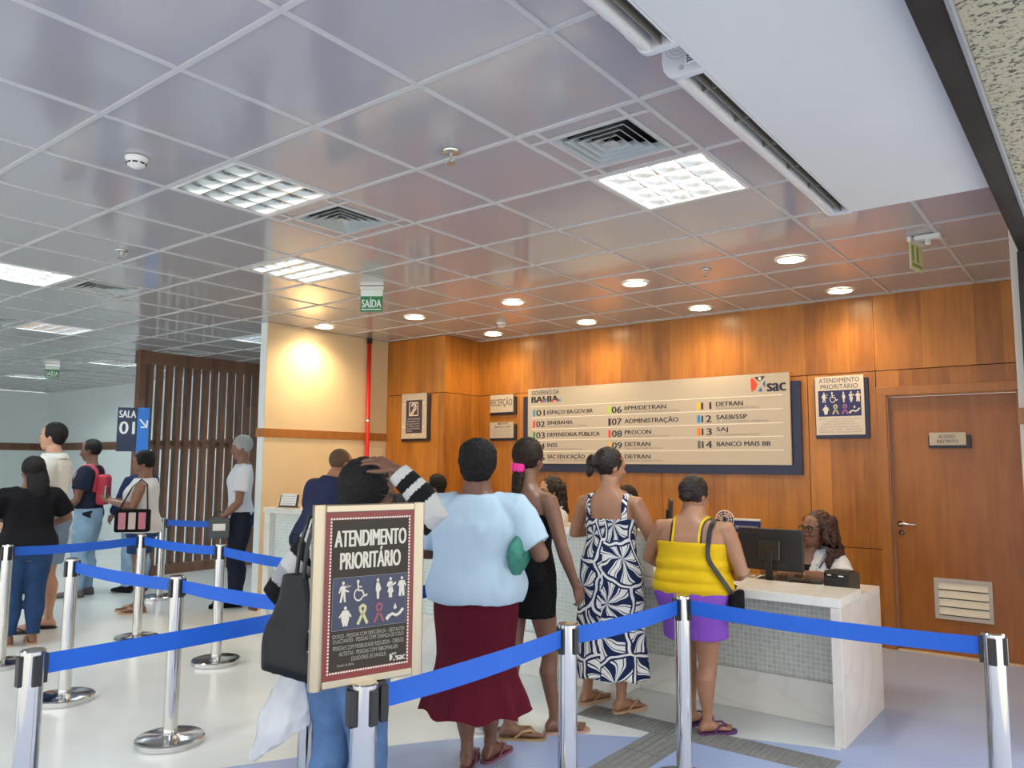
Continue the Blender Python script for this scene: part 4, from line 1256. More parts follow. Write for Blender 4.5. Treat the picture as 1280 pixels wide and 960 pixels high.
bl = MB().cyl((0, -0.012, 0.37), (0, 0.02, 0.37), 0.014, n=16)
for k in range(3):
    a = k * 2 * pi / 3
    m = Matrix.Translation((0, 0, 0.37)) @ Matrix.Rotation(a, 4, 'Y')
    bl.add([m @ V(p) for p in ((0.01, -0.004, -0.008), (0.052, -0.010, -0.022), (0.056, 0.004, 0.014), (0.01, 0.004, 0.012))] + [m @ V(p) for p in ((0.01, -0.002, -0.008), (0.052, -0.008, -0.022), (0.056, 0.006, 0.014), (0.01, 0.006, 0.012))],
           [(0, 1, 2, 3), (7, 6, 5, 4), (0, 4, 5, 1), (1, 5, 6, 2), (2, 6, 7, 3), (3, 7, 4, 0)])
bl.build('blade', M_ink, t)
MB().cyl((0, 0.03, 0.01), (0, 0.02, 0.36), 0.008).lathe([(0.001, 0), (0.05, 0), (0.048, 0.01), (0.001, 0.014)], (0, 0.03, 0)).build('stand', M_white, t)
t = empty('paper_sheet', (-2.03, 4.62, 0.778), radians(20))
tag(t, 'pink paper slip on the low counter beside the woman in yellow', 'paper')
MB().bevbox((-0.07, -0.05, 0), (0.07, 0.05, 0.0012), 0.0003).build('sheet', mat('pink_paper', (0.72, 0.45, 0.62), 0.7), t)
MB().bevbox((-0.05, -0.042, 0.0013), (0.075, 0.04, 0.0024), 0.0003).build('sheet', mat('white_paper', (0.8, 0.76, 0.74), 0.7), t)
t = empty('card_holder', (-6.38, 4.68, 1.06), radians(18))
tag(t, 'small white card in a black holder at the left end of the tall counter', 'card holder')
m = Matrix.Rotation(radians(-14), 4, 'X')
MB().bevbox((-0.105, 0.0, 0.0), (0.105, 0.012, 0.125), 0.003, mtx=m).bevbox((-0.105, -0.02, 0), (0.105, 0.05, 0.008), 0.002).build('holder', M_black, t)
MB().bevbox((-0.09, -0.003, 0.018), (0.085, -0.0005, 0.135), 0.0005, mtx=m).build('card', M_white, t)
ln = MB()
for k in range(4):
    ln.box((-0.08, -0.0042, 0.035 + k * 0.024), (0.075, -0.0032, 0.038 + k * 0.024), mtx=m)
ln.build('ruled_lines', M_grey, t)
t = empty('note_block', (-6.00, 4.76, 1.06), radians(5))
tag(t, 'small salmon pink block of notes on the tall counter right of the card holder', 'note block')
for k in range(3):
    MB().bevbox((-0.06, -0.045, k * 0.026), (0.06 - k * .006, 0.045, k * 0.026 + 0.024), 0.002).build('note_pad', mat('salmon_paper', (0.72, 0.40, 0.30), 0.7), t)

# ------------------------------------------------------------------ people
M_skin_d = mat('skin_deep', (0.150, 0.066, 0.038), 0.45, var=0.10, vscale=14)
M_skin_m = mat('skin_brown', (0.215, 0.100, 0.058), 0.45, var=0.10, vscale=14)
M_skin_t = mat('skin_tan', (0.36, 0.175, 0.100), 0.45, var=0.08, vscale=14)
M_skin_p = mat('skin_light_tan', (0.46, 0.25, 0.16), 0.45, var=0.08, vscale=14)
M_hair = mat('hair_black', (0.006, 0.005, 0.005), 0.6, spec=.25, bump=0.5, bscale=220)
M_hairb = mat('hair_brown_black', (0.014, 0.008, 0.006), 0.45, spec=.35, bump=0.4, bscale=160)
M_lips = mat('lips', (0.22, 0.06, 0.055), 0.4)


def lerp(a, b, t):
    return a + (b - a) * t


def sm(t):
    t = max(0.0, min(1.0, t))
    return t * t * (3 - 2 * t)


def cat(keys, z):
    """monotone-ish interpolation of tuples sorted by key[0]"""
    if z <= keys[0][0]: return keys[0][1:]
    if z >= keys[-1][0]: return keys[-1][1:]
    for i in range(len(keys) - 1):
        a, b = keys[i], keys[i + 1]
        if a[0] <= z <= b[0]:
            p = keys[max(0, i - 1)]; n = keys[min(len(keys) - 1, i + 2)]
            t = (z - a[0]) / (b[0] - a[0])
            out = []
            for k in range(1, len(a)):
                m0 = (b[k] - p[k]) / max(1e-6, b[0] - p[0]) * (b[0] - a[0])
                m1 = (n[k] - a[k]) / max(1e-6, n[0] - a[0]) * (b[0] - a[0])
                t2, t3 = t * t, t * t * t
                out.append((2 * t3 - 3 * t2 + 1) * a[k] + (t3 - 2 * t2 + t) * m0 + (-2 * t3 + 3 * t2) * b[k] + (t3 - t2) * m1)
            return tuple(out)


def remesh(mb, vox, smooth_it=4, fac=0.5):
    me = mb.mesh('tmp', [])
    o = bpy.data.objects.new('tmp', me)
    COL.objects.link(o)
    bm = bmesh.new(); bm.from_mesh(me)
    bmesh.ops.recalc_face_normals(bm, faces=bm.faces)
    bm.to_mesh(me); bm.free()
    r = o.modifiers.new('r', 'REMESH'); r.mode = 'VOXEL'; r.voxel_size = vox
    if smooth_it:
        s = o.modifiers.new('s', 'SMOOTH'); s.factor = fac; s.iterations = smooth_it
    dg = bpy.context.evaluated_depsgraph_get()
    me2 = bpy.data.meshes.new_from_object(o.evaluated_get(dg))
    bpy.data.objects.remove(o)
    bpy.data.meshes.remove(me)
    me2.polygons.foreach_set('use_smooth', [True] * len(me2.polygons))
    return me2


def finish(me, name, mats, parent=None, matf=None, disp=None, cut=None):
    """materials, per-face material choice, cloth displacement, cuts (predicate keeps a face)"""
    if not isinstance(mats, (list, tuple)): mats = [mats]
    me.materials.clear()
    for m in mats: me.materials.append(m)
    if disp:
        me.update()
        cos_ = [(v.co.copy(), v.normal.copy()) for v in me.vertices]
        for v, (c, n) in zip(me.vertices, cos_):
            v.co = c + n * disp(c)
    if matf:
        me.polygons.foreach_set('material_index', [matf(p.center) for p in me.polygons])
    if cut:
        bm = bmesh.new(); bm.from_mesh(me)
        kill = [f for f in bm.faces if not cut(f.calc_center_median())]
        bmesh.ops.delete(bm, geom=kill, context='FACES')
        bm.to_mesh(me); bm.free()
    me.name = name
    me.update()
    o = bpy.data.objects.new(name, me)
    COL.objects.link(o)
    if parent: o.parent = parent
    return o


def folds(amp, fx=9, fz=3, seed=0.0):
    return lambda c: amp * (noise.noise(V((c.x * fx + seed, c.y * fx, c.z * fz))) + 0.5 * noise.noise(V((c.x * fx * 2.1, c.y * fx * 2.1 + seed, c.z * fz * 2.3))))


class Person:
    def __init__(s, x, y, hd, H, W=1.0, D=1.0, hip=1.0, waist=1.0, bust=1.0, sh=1.0, lean=0.0, side=0.0, dz=0.0, skin=M_skin_m, thick=1.0, calf=1.0, hs=None, seated=False):
        s.x, s.y, s.hd, s.H = x, y, hd, H
        s.s = H / 1.65
        s.lean, s.side, s.dz, s.skin, s.thick, s.calf, s.seated = lean, side, dz, skin, thick, calf, seated
        k = s.s
        s.hs = hs or 0.97 * k ** 0.35
        w = W * k; d = D * k
        s.keys = [(z * k, x_ * w, y_ * d, c * k) for z, x_, y_, c in [
            (0.73, 0.085, 0.075, -0.005), (0.78, 0.150 * hip, 0.105 * hip, -0.012), (0.86, 0.182 * hip, 0.128 * hip, -0.020),
            (0.94, 0.168 * (hip + waist) / 2, 0.115 * (hip + waist) / 2, -0.008), (1.04, 0.137 * waist, 0.096 * waist, 0.004),
            (1.14, 0.145 * (bust + waist) / 2, 0.102 * (bust + waist) / 2, 0.010), (1.22, 0.158 * bust, 0.112 * bust, 0.014),
            (1.285, 0.166 * sh, 0.098, 0.002), (1.335, 0.128 * sh, 0.078, -0.012), (1.372, 0.084 * sh, 0.064, -0.018),
            (1.40, 0.062, 0.058, -0.016), (1.47, 0.052, 0.052, -0.004)]]
        s.mb = MB()
        s.shw = 0.168 * sh * w
        s.arms = {}
        s.legs = {}
        s.head_c = None

    # bend of the upper body
    def bend(s, p):
        p = V(p)
        z0 = 0.90 * s.s
        t = sm((p.z - z0 + 0.05 * s.s) / (0.35 * s.s))
        if s.lean or s.side:
            a = s.lean * t; b = s.side * t
            q = p - V((0, 0, z0))
            q = Matrix.Rotation(-a, 3, 'X') @ q
            q = Matrix.Rotation(b, 3, 'Y') @ q
            p = q + V((0, 0, z0))
        return p + V((0, 0, s.dz))

    def surf(s, z, th, off=0.0):
        """torso point at unscaled height z (1.65 m figure), angle th from +X towards +Y"""
        rx, ry, c = cat(s.keys, z * s.s)
        e = 0.85
        cs, sn = cos(th), sin(th)
        return s.bend((math.copysign(abs(cs) ** e, cs) * (rx + off), c + math.copysign(abs(sn) ** e, sn) * (ry + off), z * s.s))

    def ring(s, z, off=0.0, n=32):
        return [s.surf(z, 2 * pi * i / n, off) for i in range(n)]

    def torso(s, mb, z0, z1, off=0.0, step=0.03, f=None):
        n = max(3, int((z1 - z0) / step))
        rs = []
        for i in range(n + 1):
            z = lerp(z0, z1, i / n)
            rs.append(s.ring(z, off if f is None else off + f(z)))
        mb.loft(rs)

    def shoulder(s, side):
        return s.bend((side * s.shw, -0.012 * s.s, 1.298 * s.s))

    def arm(s, side, elbow, wrist, d=None, n=None, curl=0.35, spread=0.0, r=1.0, hand=True):
        sg = 1 if side == 'R' else -1
        S = s.shoulder(sg)
        E, W_ = V(elbow), V(wrist)
        s.arms[side] = (S, E, W_, r)
        k = s.s * s.thick * r
        sh_in = s.bend((sg * s.shw * 0.50, -0.010 * s.s, 1.315 * s.s))
        s.mb.tube([sh_in, S, lerp(S, E, .35), lerp(S, E, .7), E, lerp(E, W_, .25), lerp(E, W_, .6), W_],
                  [.046 * k, .055 * k, .050 * k, .043 * k, .038 * k, .040 * k, .033 * k, .0245 * s.s * (0.6 + .4 * s.thick)], 14, round_ends=True)
        if hand:
            dd = V(d).normalized() if d else (W_ - E).normalized()
            nn = V(n) if n else V((-sg, 0, 0))
            s.hand(W_, dd, nn, sg, curl, spread)

    def hand(s, W_, d, n, sg, curl, spread=0.0):
        k = s.s ** 0.5 * 0.95
        n = (n - d * n.dot(d)).normalized()
        # thumb side: for a right hand with palm normal n and fingers d
        t = d.cross(n) * sg
        t.normalize()
        rings = []
        for a, wd, th in ((-0.012, .024, .019), (0.02, .032, .016), (0.05, .040, .015), (0.085, .041, .0125), (0.095, .034, .010)):
            c = W_ + d * a * k
            rings.append([c + t * cos(q) * wd * k + n * sin(q) * th * k for q in [2 * pi * i / 14 for i in range(14)]])
        s.mb.loft(rings)
        s.fingers = getattr(s, 'fingers', [])
        for i in range(4):
            L = (0.068, .078, .072, .056)[i] * k
            base = W_ + d * (.086 - (.006 if i in (0, 3) else 0)) * k + t * (.030 - .020 * i) * k
            dr = (d + t * (0.10 - 0.07 * i) * (1 + spread * 4)).normalized()
            pts = [base - dr * 0.02 * k]
            p = base; q = dr.copy(); ax = q.cross(n).normalized()
            for sgm in (.42, .32, .26):
                pts.append(p.copy())
                q = Matrix.Rotation(curl * (0.8 + .25 * i / 3), 3, ax) @ q
                p = p + q * L * sgm
            pts.append(p)
            r = (.0092, .0096, .0092, .0080)[i] * k
            s.mb.tube(pts, [r, r, r * .97, r * .92, r * .8], 8, round_ends=True)
        b = W_ + d * .022 * k + t * .026 * k
        td = (d * .62 + t * .72 + n * .22).normalized()
        td2 = (d * .85 + t * .30 + n * .35).normalized()
        s.mb.tube([b - td * .012, b, b + td * .038 * k, b + td * .038 * k + td2 * .030 * k, b + td * .038 * k + td2 * .052 * k], [.013 * k, .013 * k, .0112 * k, .0100 * k, .0080 * k], 8, round_ends=True)

    def leg(s, side, ankle, yaw=0.0, knee=None, z0=0.0, foot=True, hipx=0.088, lift=0.0):
        sg = 1 if side == 'R' else -1
        k = s.s
        hip = s.bend((sg * hipx * k, -0.012 * k, 0.83 * k)) if not s.seated else V((sg * hipx * k, 0.02, 0.83 * k + s.dz))
        A = V((ankle[0], ankle[1], 0.075 * k + z0 + lift + (ankle[2] if len(ankle) > 2 else 0)))
        K = V(knee) if knee else lerp(hip, A, .49) + V((0, 0.022 * k, 0))
        s.legs[side] = (hip, K, A, yaw, z0 + lift)
        t = s.thick * k
        fw = V((-sin(yaw), cos(yaw), 0))
        s.paths = getattr(s, 'paths', {})
        s.paths[side] = [(0, hip + V((0, 0, .03 * k)), .086 * t), (.2, lerp(hip, K, .2), .090 * t), (.55, lerp(hip, K, .55), .077 * t), (.85, lerp(hip, K, .85), .060 * t), (1.0, K, .054 * t),
                         (1.14, lerp(K, A, .14), .050 * t), (1.32, lerp(K, A, .32) - fw * .016 * k, .057 * t * s.calf), (1.62, lerp(K, A, .62) - fw * .010 * k, .043 * t * s.calf), (1.88, lerp(K, A, .88), .033 * k), (2.0, A, .034 * k)]
        s.mb.tube([q[1] for q in s.paths[side]], [q[2] for q in s.paths[side]], 16, round_ends=True)
        if foot: s.foot(A, yaw, z0 + lift)

    def foot(s, A, yaw, z0):
        k = s.s * 0.98
        fw = V((-sin(yaw), cos(yaw), 0)); rt = V((cos(yaw), sin(yaw), 0))
        base = V((A.x, A.y, z0))
        rings = []
        for a, wd, h in ((-.058, .018, .030), (-.050, .028, .048), (-.03, .032, .075), (0, .033, .082), (.03, .035, .070), (.07, .040, .052), (.11, .046, .036), (.135, .047, .026), (.15, .044, .021)):
            c = base + fw * a * k
            ring = []
            for i in range(14):
                q = 2 * pi * i / 14
                ring.append(c + rt * cos(q) * wd * k + V((0, 0, (h / 2 + sin(q) * h / 2) * k)))
            rings.append(ring)
        s.mb.loft(rings)
        sg = 1 if A.x > 0 else -1
        for i in range(5):
            x = sg * (-.032 + .0165 * i)
            L = (.205, .198, .190, .180, .168)[i]
            r = (.0130, .0095, .0092, .0090, .0085)[i] * k
            p0 = base + fw * .13 * k + rt * x * k + V((0, 0, r + .004))
            p1 = base + fw * (L - .012) * k + rt * x * 1.02 * k + V((0, 0, r))
            s.mb.tube([p0, p1], [r, r * .92], 8, round_ends=True)

    def head(s, yaw=0.0, pitch=0.0, roll=0.0, off=(0, 0, 0), nose=1.0):
        k = s.hs
        c0 = V((0, 0.012 * s.s, s.H - 0.118 * k))
        c = s.bend(c0) + V(off)
        # local +Y looks forward; pitch > 0 looks down
        Rm = Matrix.Rotation(-s.lean * 0.6, 3, 'X')
        Rm = Matrix.Rotation(yaw, 3, 'Z') @ Matrix.Rotation(-pitch, 3, 'X') @ Matrix.Rotation(roll, 3, 'Y') @ Rm
        s.head_c, s.Rh = c, Rm
        prof = [(-.113, .016, .074, -.045), (-.107, .028, .083, -.020), (-.092, .043, .089, .010), (-.062, .057, .090, .045), (-.025, .066, .0875, .078),
                (.015, .0725, .087, .095), (.05, .0745, .0845, .100), (.08, .067, .073, .090), (.102, .048, .052, .066), (.113, .027, .030, .040), (.118, .008, .01, .015)]
        rings = []
        n = 28
        for z, hw, fr, bk in prof:
            ring = []
            for i in range(n):
                a = 2 * pi * i / n
                x = hw * cos(a)
                y = (fr if sin(a) > 0 else bk) * abs(sin(a)) ** 0.92
                if bk < 0 and sin(a) <= 0:
                    y = -bk * abs(sin(a))
                y = math.copysign(y, 1 if (sin(a) > 0 or bk < 0) else -1)
                ring.append(s.hp((x, y, z)))
            rings.append(ring)
        s.mb.loft(rings)
        h = s.hp
        # brow, nose, lips, cheeks, ears
        s.mb.tube([h((-.045, .074, .026)), h((0, .087, .028)), h((.045, .074, .026))], .010 * k, 8, round_ends=True)
        s.mb.tube([h((0, .084, .018)), h((0, .096, -.005)), h((0, .104 + .004 * nose, -.027))], [.0075 * k, .009 * k, .0125 * k * nose], 8, round_ends=True)
        s.mb.ell(h((-.014 * nose, .092, -.030)), (.0095 * k,) * 3, 8, 6); s.mb.ell(h((.014 * nose, .092, -.030)), (.0095 * k,) * 3, 8, 6)
        s.mb.ell(h((0, .090, -.055)), (.023 * k, .010 * k, .0075 * k), 10, 6, rot=Rm)
        s.mb.ell(h((0, .088, -.066)), (.021 * k, .010 * k, .0075 * k), 10, 6, rot=Rm)
        for sg in (-1, 1):
            s.mb.ell(h((sg * .038, .068, -.022)), (.021 * k, .020 * k, .022 * k), 10, 6)
            s.mb.ell(h((sg * .076, -.008, -.004)), (.0085 * k, .020 * k, .031 * k), 10, 8, rot=Rm)
        # neck
        nb = s.bend((0, -0.016 * s.s, 1.36 * s.s))
        s.mb.tube([nb, s.bend((0, -0.012 * s.s, 1.42 * s.s)), h((0, -.022, -.06)), h((0, -.02, 0.0))], [.060 * s.s, .053 * s.s, .050 * k, .048 * k], 16)

    def hp(s, p):
        return s.head_c + s.Rh @ (V(p) * s.hs)

    def build(s, label, vox=0.0065, group=None, upper_only=False):
        s.torso(s.mb, 0.735, 1.46)
        me = remesh(s.mb, vox, 5)
        hc = s.head_c
        inv = s.Rh.inverted()
        def mf(c):
            q = inv @ (c - hc) / s.hs
            if q.y > .083 and abs(q.x) < .024 and -.074 < q.z < -.048: return 1
            return 0
        o = finish(me, 'person', [s.skin, M_lips], None, mf)
        o.location = (s.x, s.y, 0)
        o.rotation_euler = (0, 0, s.hd)
        tag(o, label, 'person', group)
        s.ob = o
        from mathutils.bvhtree import BVHTree
        s.bvh = BVHTree.FromPolygons([v.co.copy() for v in me.vertices], [list(q.vertices) for q in me.polygons])
        return o

    def snap(s, pts, off, sub=5):
        """resample a path and lay it on the skin"""
        pts = [V(p) for p in pts]
        ks = [(i, p.x, p.y, p.z) for i, p in enumerate(pts)]
        out = []
        n = (len(pts) - 1) * sub
        for i in range(n + 1):
            q = V(cat(ks, i / sub))
            loc, nr, idx, d = s.bvh.find_nearest(q)
            o = off if not hasattr(off, '__call__') else off(i / n)
            out.append((loc + nr * o, nr))
        for _ in range(2):
            out = [out[0]] + [((out[i - 1][0] + out[i][0] * 2 + out[i + 1][0]) / 4, (out[i - 1][1] + out[i][1] * 2 + out[i + 1][1]).normalized()) for i in range(1, len(out) - 1)] + [out[-1]]
        return out

    def eyes(s, glasses=False, gm=None):
        w, d = MB(), MB()
        for sg in (-1, 1):
            w.ell(s.hp((sg * .031, .0775, .008)), (.0125 * s.hs, .010 * s.hs, .0065 * s.hs), 12, 8, rot=s.Rh)
            d.ell(s.hp((sg * .031, .0855, .008)), (.0058 * s.hs, .0040 * s.hs, .0058 * s.hs), 10, 6, rot=s.Rh)
        e = w.build('eyes', mat('eye_white', (0.62, 0.58, 0.54), 0.3), s.ob, smooth=True)
        d.build('iris', mat('eye_iris', (0.02, 0.012, 0.01), 0.2), e, smooth=True)
        b = MB()
        for sg in (-1, 1):
            b.tube([s.hp((sg * .014, .0915, .027)), s.hp((sg * .032, .0885, .034)), s.hp((sg * .052, .076, .028))], [.0035 * s.hs] * 3, 6, round_ends=True)
        b.build('eyebrows', M_hair, s.ob, smooth=True)
        if glasses: s.glasses(gm)

    def glasses(s, gm=None):
        g = MB()
        for sg in (-1, 1):
            pts = []
            for i in range(25):
                a = 2 * pi * i / 24
                pts.append(s.hp((sg * (.034 + .028 * math.copysign(abs(cos(a)) ** .8, cos(a))), .104 - abs(.034 + .028 * cos(a)) * .14, .006 + .021 * math.copysign(abs(sin(a)) ** .8, sin(a)))))
            g.tube(pts, .0026 * s.hs, 6)
            g.tube([s.hp((sg * .062, .095, .012)), s.hp((sg * .078, .06, .012)), s.hp((sg * .081, -.005, .012)), s.hp((sg * .080, -.02, -.004))], .0022 * s.hs, 6)
        g.tube([s.hp((-.007, .104, .010)), s.hp((0, .107, .013)), s.hp((.007, .104, .010))], .0024 * s.hs, 6)
        return g.build('glasses', gm or M_black, s.ob, smooth=True)

    # hair ----------------------------------------------------------------
    def cap(s, mb, t=0.012, back=-0.028, ztop=0.030, low=None, rx=.080, ry=.098, rz=.093):
        mb.ell(s.hp((0, back, ztop)), ((rx + t) * s.hs, (ry + t * .6) * s.hs, (rz + t) * s.hs), 28, 18, rot=s.Rh)
        if low:
            mb.ell(s.hp((0, -.050, -.020)), ((.066 + t) * s.hs, (.050 + t) * s.hs, low * s.hs), 20, 12, rot=s.Rh)

    def hair(s, mb, m=M_hair, vox=0.006, amp=0.0, fq=60, name='hair', it=3):
        me = remesh(mb, vox, it)
        return finish(me, name, m, s.ob, disp=(lambda c: amp * noise.noise(c * fq)) if amp else None)

    # clothes --------------------------------------------------------------
    def sleeve(s, mb, side, upto, off, flare=0.0):
        S, E, W_, r = s.arms[side]
        k = s.s * s.thick * r
        sg = 1 if side == 'R' else -1
        pts = [s.bend((sg * s.shw * .45, -0.010 * s.s, 1.315 * s.s)), S]
        rad = [.056 * k + off, .060 * k + off]
        n = 6
        R = lambda t: (lerp(.056, .038, t) if t < 1 else lerp(.040, .027, t - 1)) * k
        for i in range(1, n + 1):
            t = upto * i / n
            pts.append(lerp(S, E, t) if t <= 1 else lerp(E, W_, t - 1))
            rad.append(R(t) + off + flare * i / n)
        mb.tube(pts, rad, 18)

    def pants(s, name, m, upto=2.0, off=0.012, top=1.0, flare=0.0, vox=0.009, amp=0.004, group=None, matf=None):
        mb = MB()
        s.torso(mb, 0.745, top, off)
        for sd, (hip, K, A, yaw, z0) in s.legs.items():
            pts, rad = [hip + V((0, 0, .05))], [s.paths[sd][0][2] + off]
            ks = [(q[0], q[1].x, q[1].y, q[1].z, q[2]) for q in s.paths[sd]]
            for i in range(1, 13):
                t = upto * i / 12
                q = cat(ks, t)
                pts.append(V(q[:3]))
                base = q[3] + (.006 if t > .9 else 0)
                rad.append(base + off + .004 + flare * (i / 12) ** 2)
            mb.tube(pts, rad, 20)
        me = remesh(mb, vox, 4)
        return finish(me, name, m, s.ob, matf=matf, disp=folds(amp, 12, 10))

    def skirtlike(s, mb, keys, n=96, waves=9, amp0=0.0, amp1=0.03, seed=0.0, cx=0.0, cyo=0.0):
        """keys: (z, rx, ry) from top to hem, in metres; ripples grow to the hem; hollow underside"""
        z0, z1 = keys[0][0], keys[-1][0]
        ks = sorted(keys)
        rs = []
        m = 26
        for i in range(m + 1):
            z = lerp(z0, z1, i / m)
            rx, ry = cat(ks, z)[:2]
            q = i / m
            amp = lerp(amp0, amp1, q ** 2.2)
            ring = []
            for j in range(n):
                a = 2 * pi * j / n
                w = 1 + amp * (sin(a * waves + seed + 1.3 * sin(2 * a)) + .5 * sin(a * (waves * 2 - 3) + 2 * seed)) / max(rx, .05) * .5
                c = s.bend((0, -0.012 * s.s, z)) if z > .85 * s.s else V((0, -0.012 * s.s, z + s.dz))
                ring.append(V((c.x + cx + cos(a) * rx * w, c.y + cyo + sin(a) * ry * w, c.z + (0.012 * sin(a * waves + seed) * amp / .03 if i == m else 0))))
            rs.append(ring)
        inner = []
        for r in rs[-1:-8:-1]:
            cc = sum(r, V()) / n
            inner.append([p + (cc - p).normalized() * 0.026 for p in r])
        mb.loft(rs + inner)
        return mb

    def soles(s, side, m, th=0.018, strap=None, name='sandal', sw=0.0055, z=None, vstrap=True):
        hip, K, A, yaw, z0 = s.legs[side]
        k = s.s * 0.98
        fw = V((-sin(yaw), cos(yaw), 0)); rt = V((cos(yaw), sin(yaw), 0))
        zz = (z0 - th) if z is None else z
        base = V((A.x, A.y, zz))
        out = []
        for a, wl in ((-.066, .012), (-.058, .027), (-.03, .036), (0, .036), (.04, .037), (.09, .045), (.13, .050), (.165, .048), (.195, .036), (.212, .016)):
            out.append((a, wl))
        poly = [base + fw * a * k + rt * w * k for a, w in out] + [base + fw * a * k - rt * w * k for a, w in reversed(out)]
        mb = MB().loft([poly, [p + V((0, 0, th)) for p in poly]])
        so = mb.build(name, m, s.ob)
        if strap:
            sb = MB()
            q = base + V((0, 0, th))
            sg = 1 if A.x > 0 else -1
            toe = q + fw * .155 * k - rt * sg * .018 * k
            for sd in (-1, 1):
                sb.tube([toe + V((0, 0, .012)), q + fw * .12 * k + rt * sd * .028 * k + V((0, 0, .040)), q + fw * .07 * k + rt * sd * .044 * k + V((0, 0, .036)), q + fw * .035 * k + rt * sd * .038 * k + V((0, 0, .004))], [sw * .8, sw * 1.1, sw, sw], 8, round_ends=True)
            sb.tube([toe + V((0, 0, .014)), toe - V((0, 0, .002))], sw * .7, 8)
            sb.build('strap', strap, so, smooth=True)
        return so

    def shoe(s, side, m, name='shoe', sole=None):
        hip, K, A, yaw, z0 = s.legs[side]
        k = s.s * 1.04
        fw = V((-sin(yaw), cos(yaw), 0)); rt = V((cos(yaw), sin(yaw), 0))
        base = V((A.x, A.y, 0.0))
        rings = []
        for a, wd, h in ((-.075, .014, .05), (-.068, .030, .075), (-.04, .040, .100), (0, .042, .112), (.035, .043, .095), (.08, .046, .070), (.13, .050, .055), (.17, .048, .048), (.20, .038, .040), (.215, .016, .028)):
            c = base + fw * a * k
            rings.append([c + rt * cos(q) * wd * k + V((0, 0, max(0.0, (h / 2 + sin(q) * h / 2 * (1.0)) * k))) for q in [2 * pi * i / 18 for i in range(18)]])
        o = MB().loft(rings).build(name, m, s.ob, smooth=True)
        return o

    def ribbon(s, pts, w, m, name='strap', th=0.004, parent=None, off=0.002):
        """flat strap through points, lying against the body"""
        sn = s.snap(pts, off)
        pts = [q[0] for q in sn]
        rs = []
        for i, p in enumerate(pts):
            t = (pts[min(i + 1, len(pts) - 1)] - pts[max(i - 1, 0)]).normalized()
            nrm = sn[i][1]; nrm = (nrm - t * nrm.dot(t)).normalized()
            sd = t.cross(nrm)
            rs.append([p + sd * w / 2, p + sd * w / 2 + nrm * th, p - sd * w / 2 + nrm * th, p - sd * w / 2])
        return MB().loft(rs).build(name, m, parent or s.ob)

    def over_shoulder(s, sg, x, zf, zb, off=0.004):
        """points of a strap from the front neckline over the shoulder to the back"""
        k = s.s
        P = []
        def at(z, front):
            rx, ry, c = cat(s.keys, z * k)
            xx = min(x * k, rx * .93)
            y = ry * sqrt(max(0.02, 1 - (abs(xx) / rx) ** 2.2)) + off
            return s.bend((sg * xx, c + (y if front else -y), z * k))
        for z in (zf, (zf + 1.30) / 2, 1.29, 1.325): P.append(at(z, True))
        # crest
        zc = 1.36
        for z in range(1):
            for zz in (1.345, 1.36, 1.37, 1.38, 1.39):
                rx, ry, c = cat(s.keys, zz * k)
                if rx < x * k: break
                zc = zz
        P.append(s.bend((sg * x * k, -0.016 * k, (zc + .006) * k)) + V((0, 0, off)))
        for z in (1.325, 1.29, (zb + 1.30) / 2, zb): P.append(at(z, False))
        # smooth
        for _ in range(1):
            Q = [P[0]] + [(P[i - 1] + P[i] * 2 + P[i + 1]) / 4 for i in range(1, len(P) - 1)] + [P[-1]]
            P = Q
        return P


def stool(x, y, h, label, hd=pi):
    t = empty('office_chair', (x, y, 0), hd)
    tag(t, label, 'chair', 'clerk chairs behind the counters')
    mb = MB().bevbox((-0.21, -0.20, h - 0.07), (0.21, 0.20, h), 0.025)
    mb.build('seat', M_blackcloth, t)
    MB().bevbox((-0.18, -0.235, h + 0.06), (0.18, -0.20, h + 0.24), 0.015).build('backrest', M_blackcloth, t)
    MB().bevbox((-0.025, -0.225, h - 0.09), (0.025, -0.20, h + 0.08), 0.004).build('back_bracket', M_black, t)
    MB().cyl((0, 0, 0.05), (0, 0, h - 0.06), 0.028).build('column', M_chrome, t, angle=40)
    b = MB()
    for k in range(5):
        a = k * 2 * pi / 5
        b.tube([(0, 0, 0.09), (0.27 * cos(a), 0.27 * sin(a), 0.06)], [0.024, 0.016], 10)
        b.ell((0.27 * cos(a), 0.27 * sin(a), 0.03), (0.03, 0.03, 0.03), 12, 8)
    b.build('star_base', M_black, t)

# ---- woman in light blue T-shirt and maroon skirt
M_tee = mat('light_blue_cotton', (0.46, 0.60, 0.72), 0.85, bump=0.1, bscale=300)
M_maroon = mat('maroon_jersey', (0.095, 0.004, 0.015), 0.8)
p = Person(-2.60, 3.07, radians(24), 1.60, W=1.28, D=1.38, hip=.92, waist=1.20, bust=1.12, sh=1.0, skin=M_skin_d, thick=1.18, calf=1.05)
p.head(yaw=0.05, pitch=0.10)
p.arm('R', (0.335, -0.02, 1.045), (0.20, 0.24, 1.09), n=(-1, 0, 0), curl=.6)
p.arm('L', (-0.335, 0.03, 1.04), (-0.17, 0.27, 1.02), n=(1, 0, 0), curl=.4)
p.leg('R', (0.05, 0.10), yaw=-.25, z0=.014)
p.leg('L', (-0.035, -0.02), yaw=.15, z0=.014)
p.build('woman in light blue T-shirt and long maroon skirt standing with her back to the photo')
mb = MB()
p.cap(mb, t=0.024, back=-0.030, ztop=0.030, low=.085)
mb.ell(p.hp((0, -.03, .065)), (.098, .105, .075), 24, 14, rot=p.Rh)
p.hair(mb, M_hair, .006, amp=.006, fq=70)
mb = MB(); p.torso(mb, .84, 1.385, .020, f=lambda z: .020 * sm((1.08 - z) / .20))
p.sleeve(mb, 'R', .78, .022, .018); p.sleeve(mb, 'L', .78, .022, .018)
finish(remesh(mb, .008, 4), 'tshirt', M_tee, p.ob, disp=folds(.009, 9, 5, 2.0))
mb = MB()
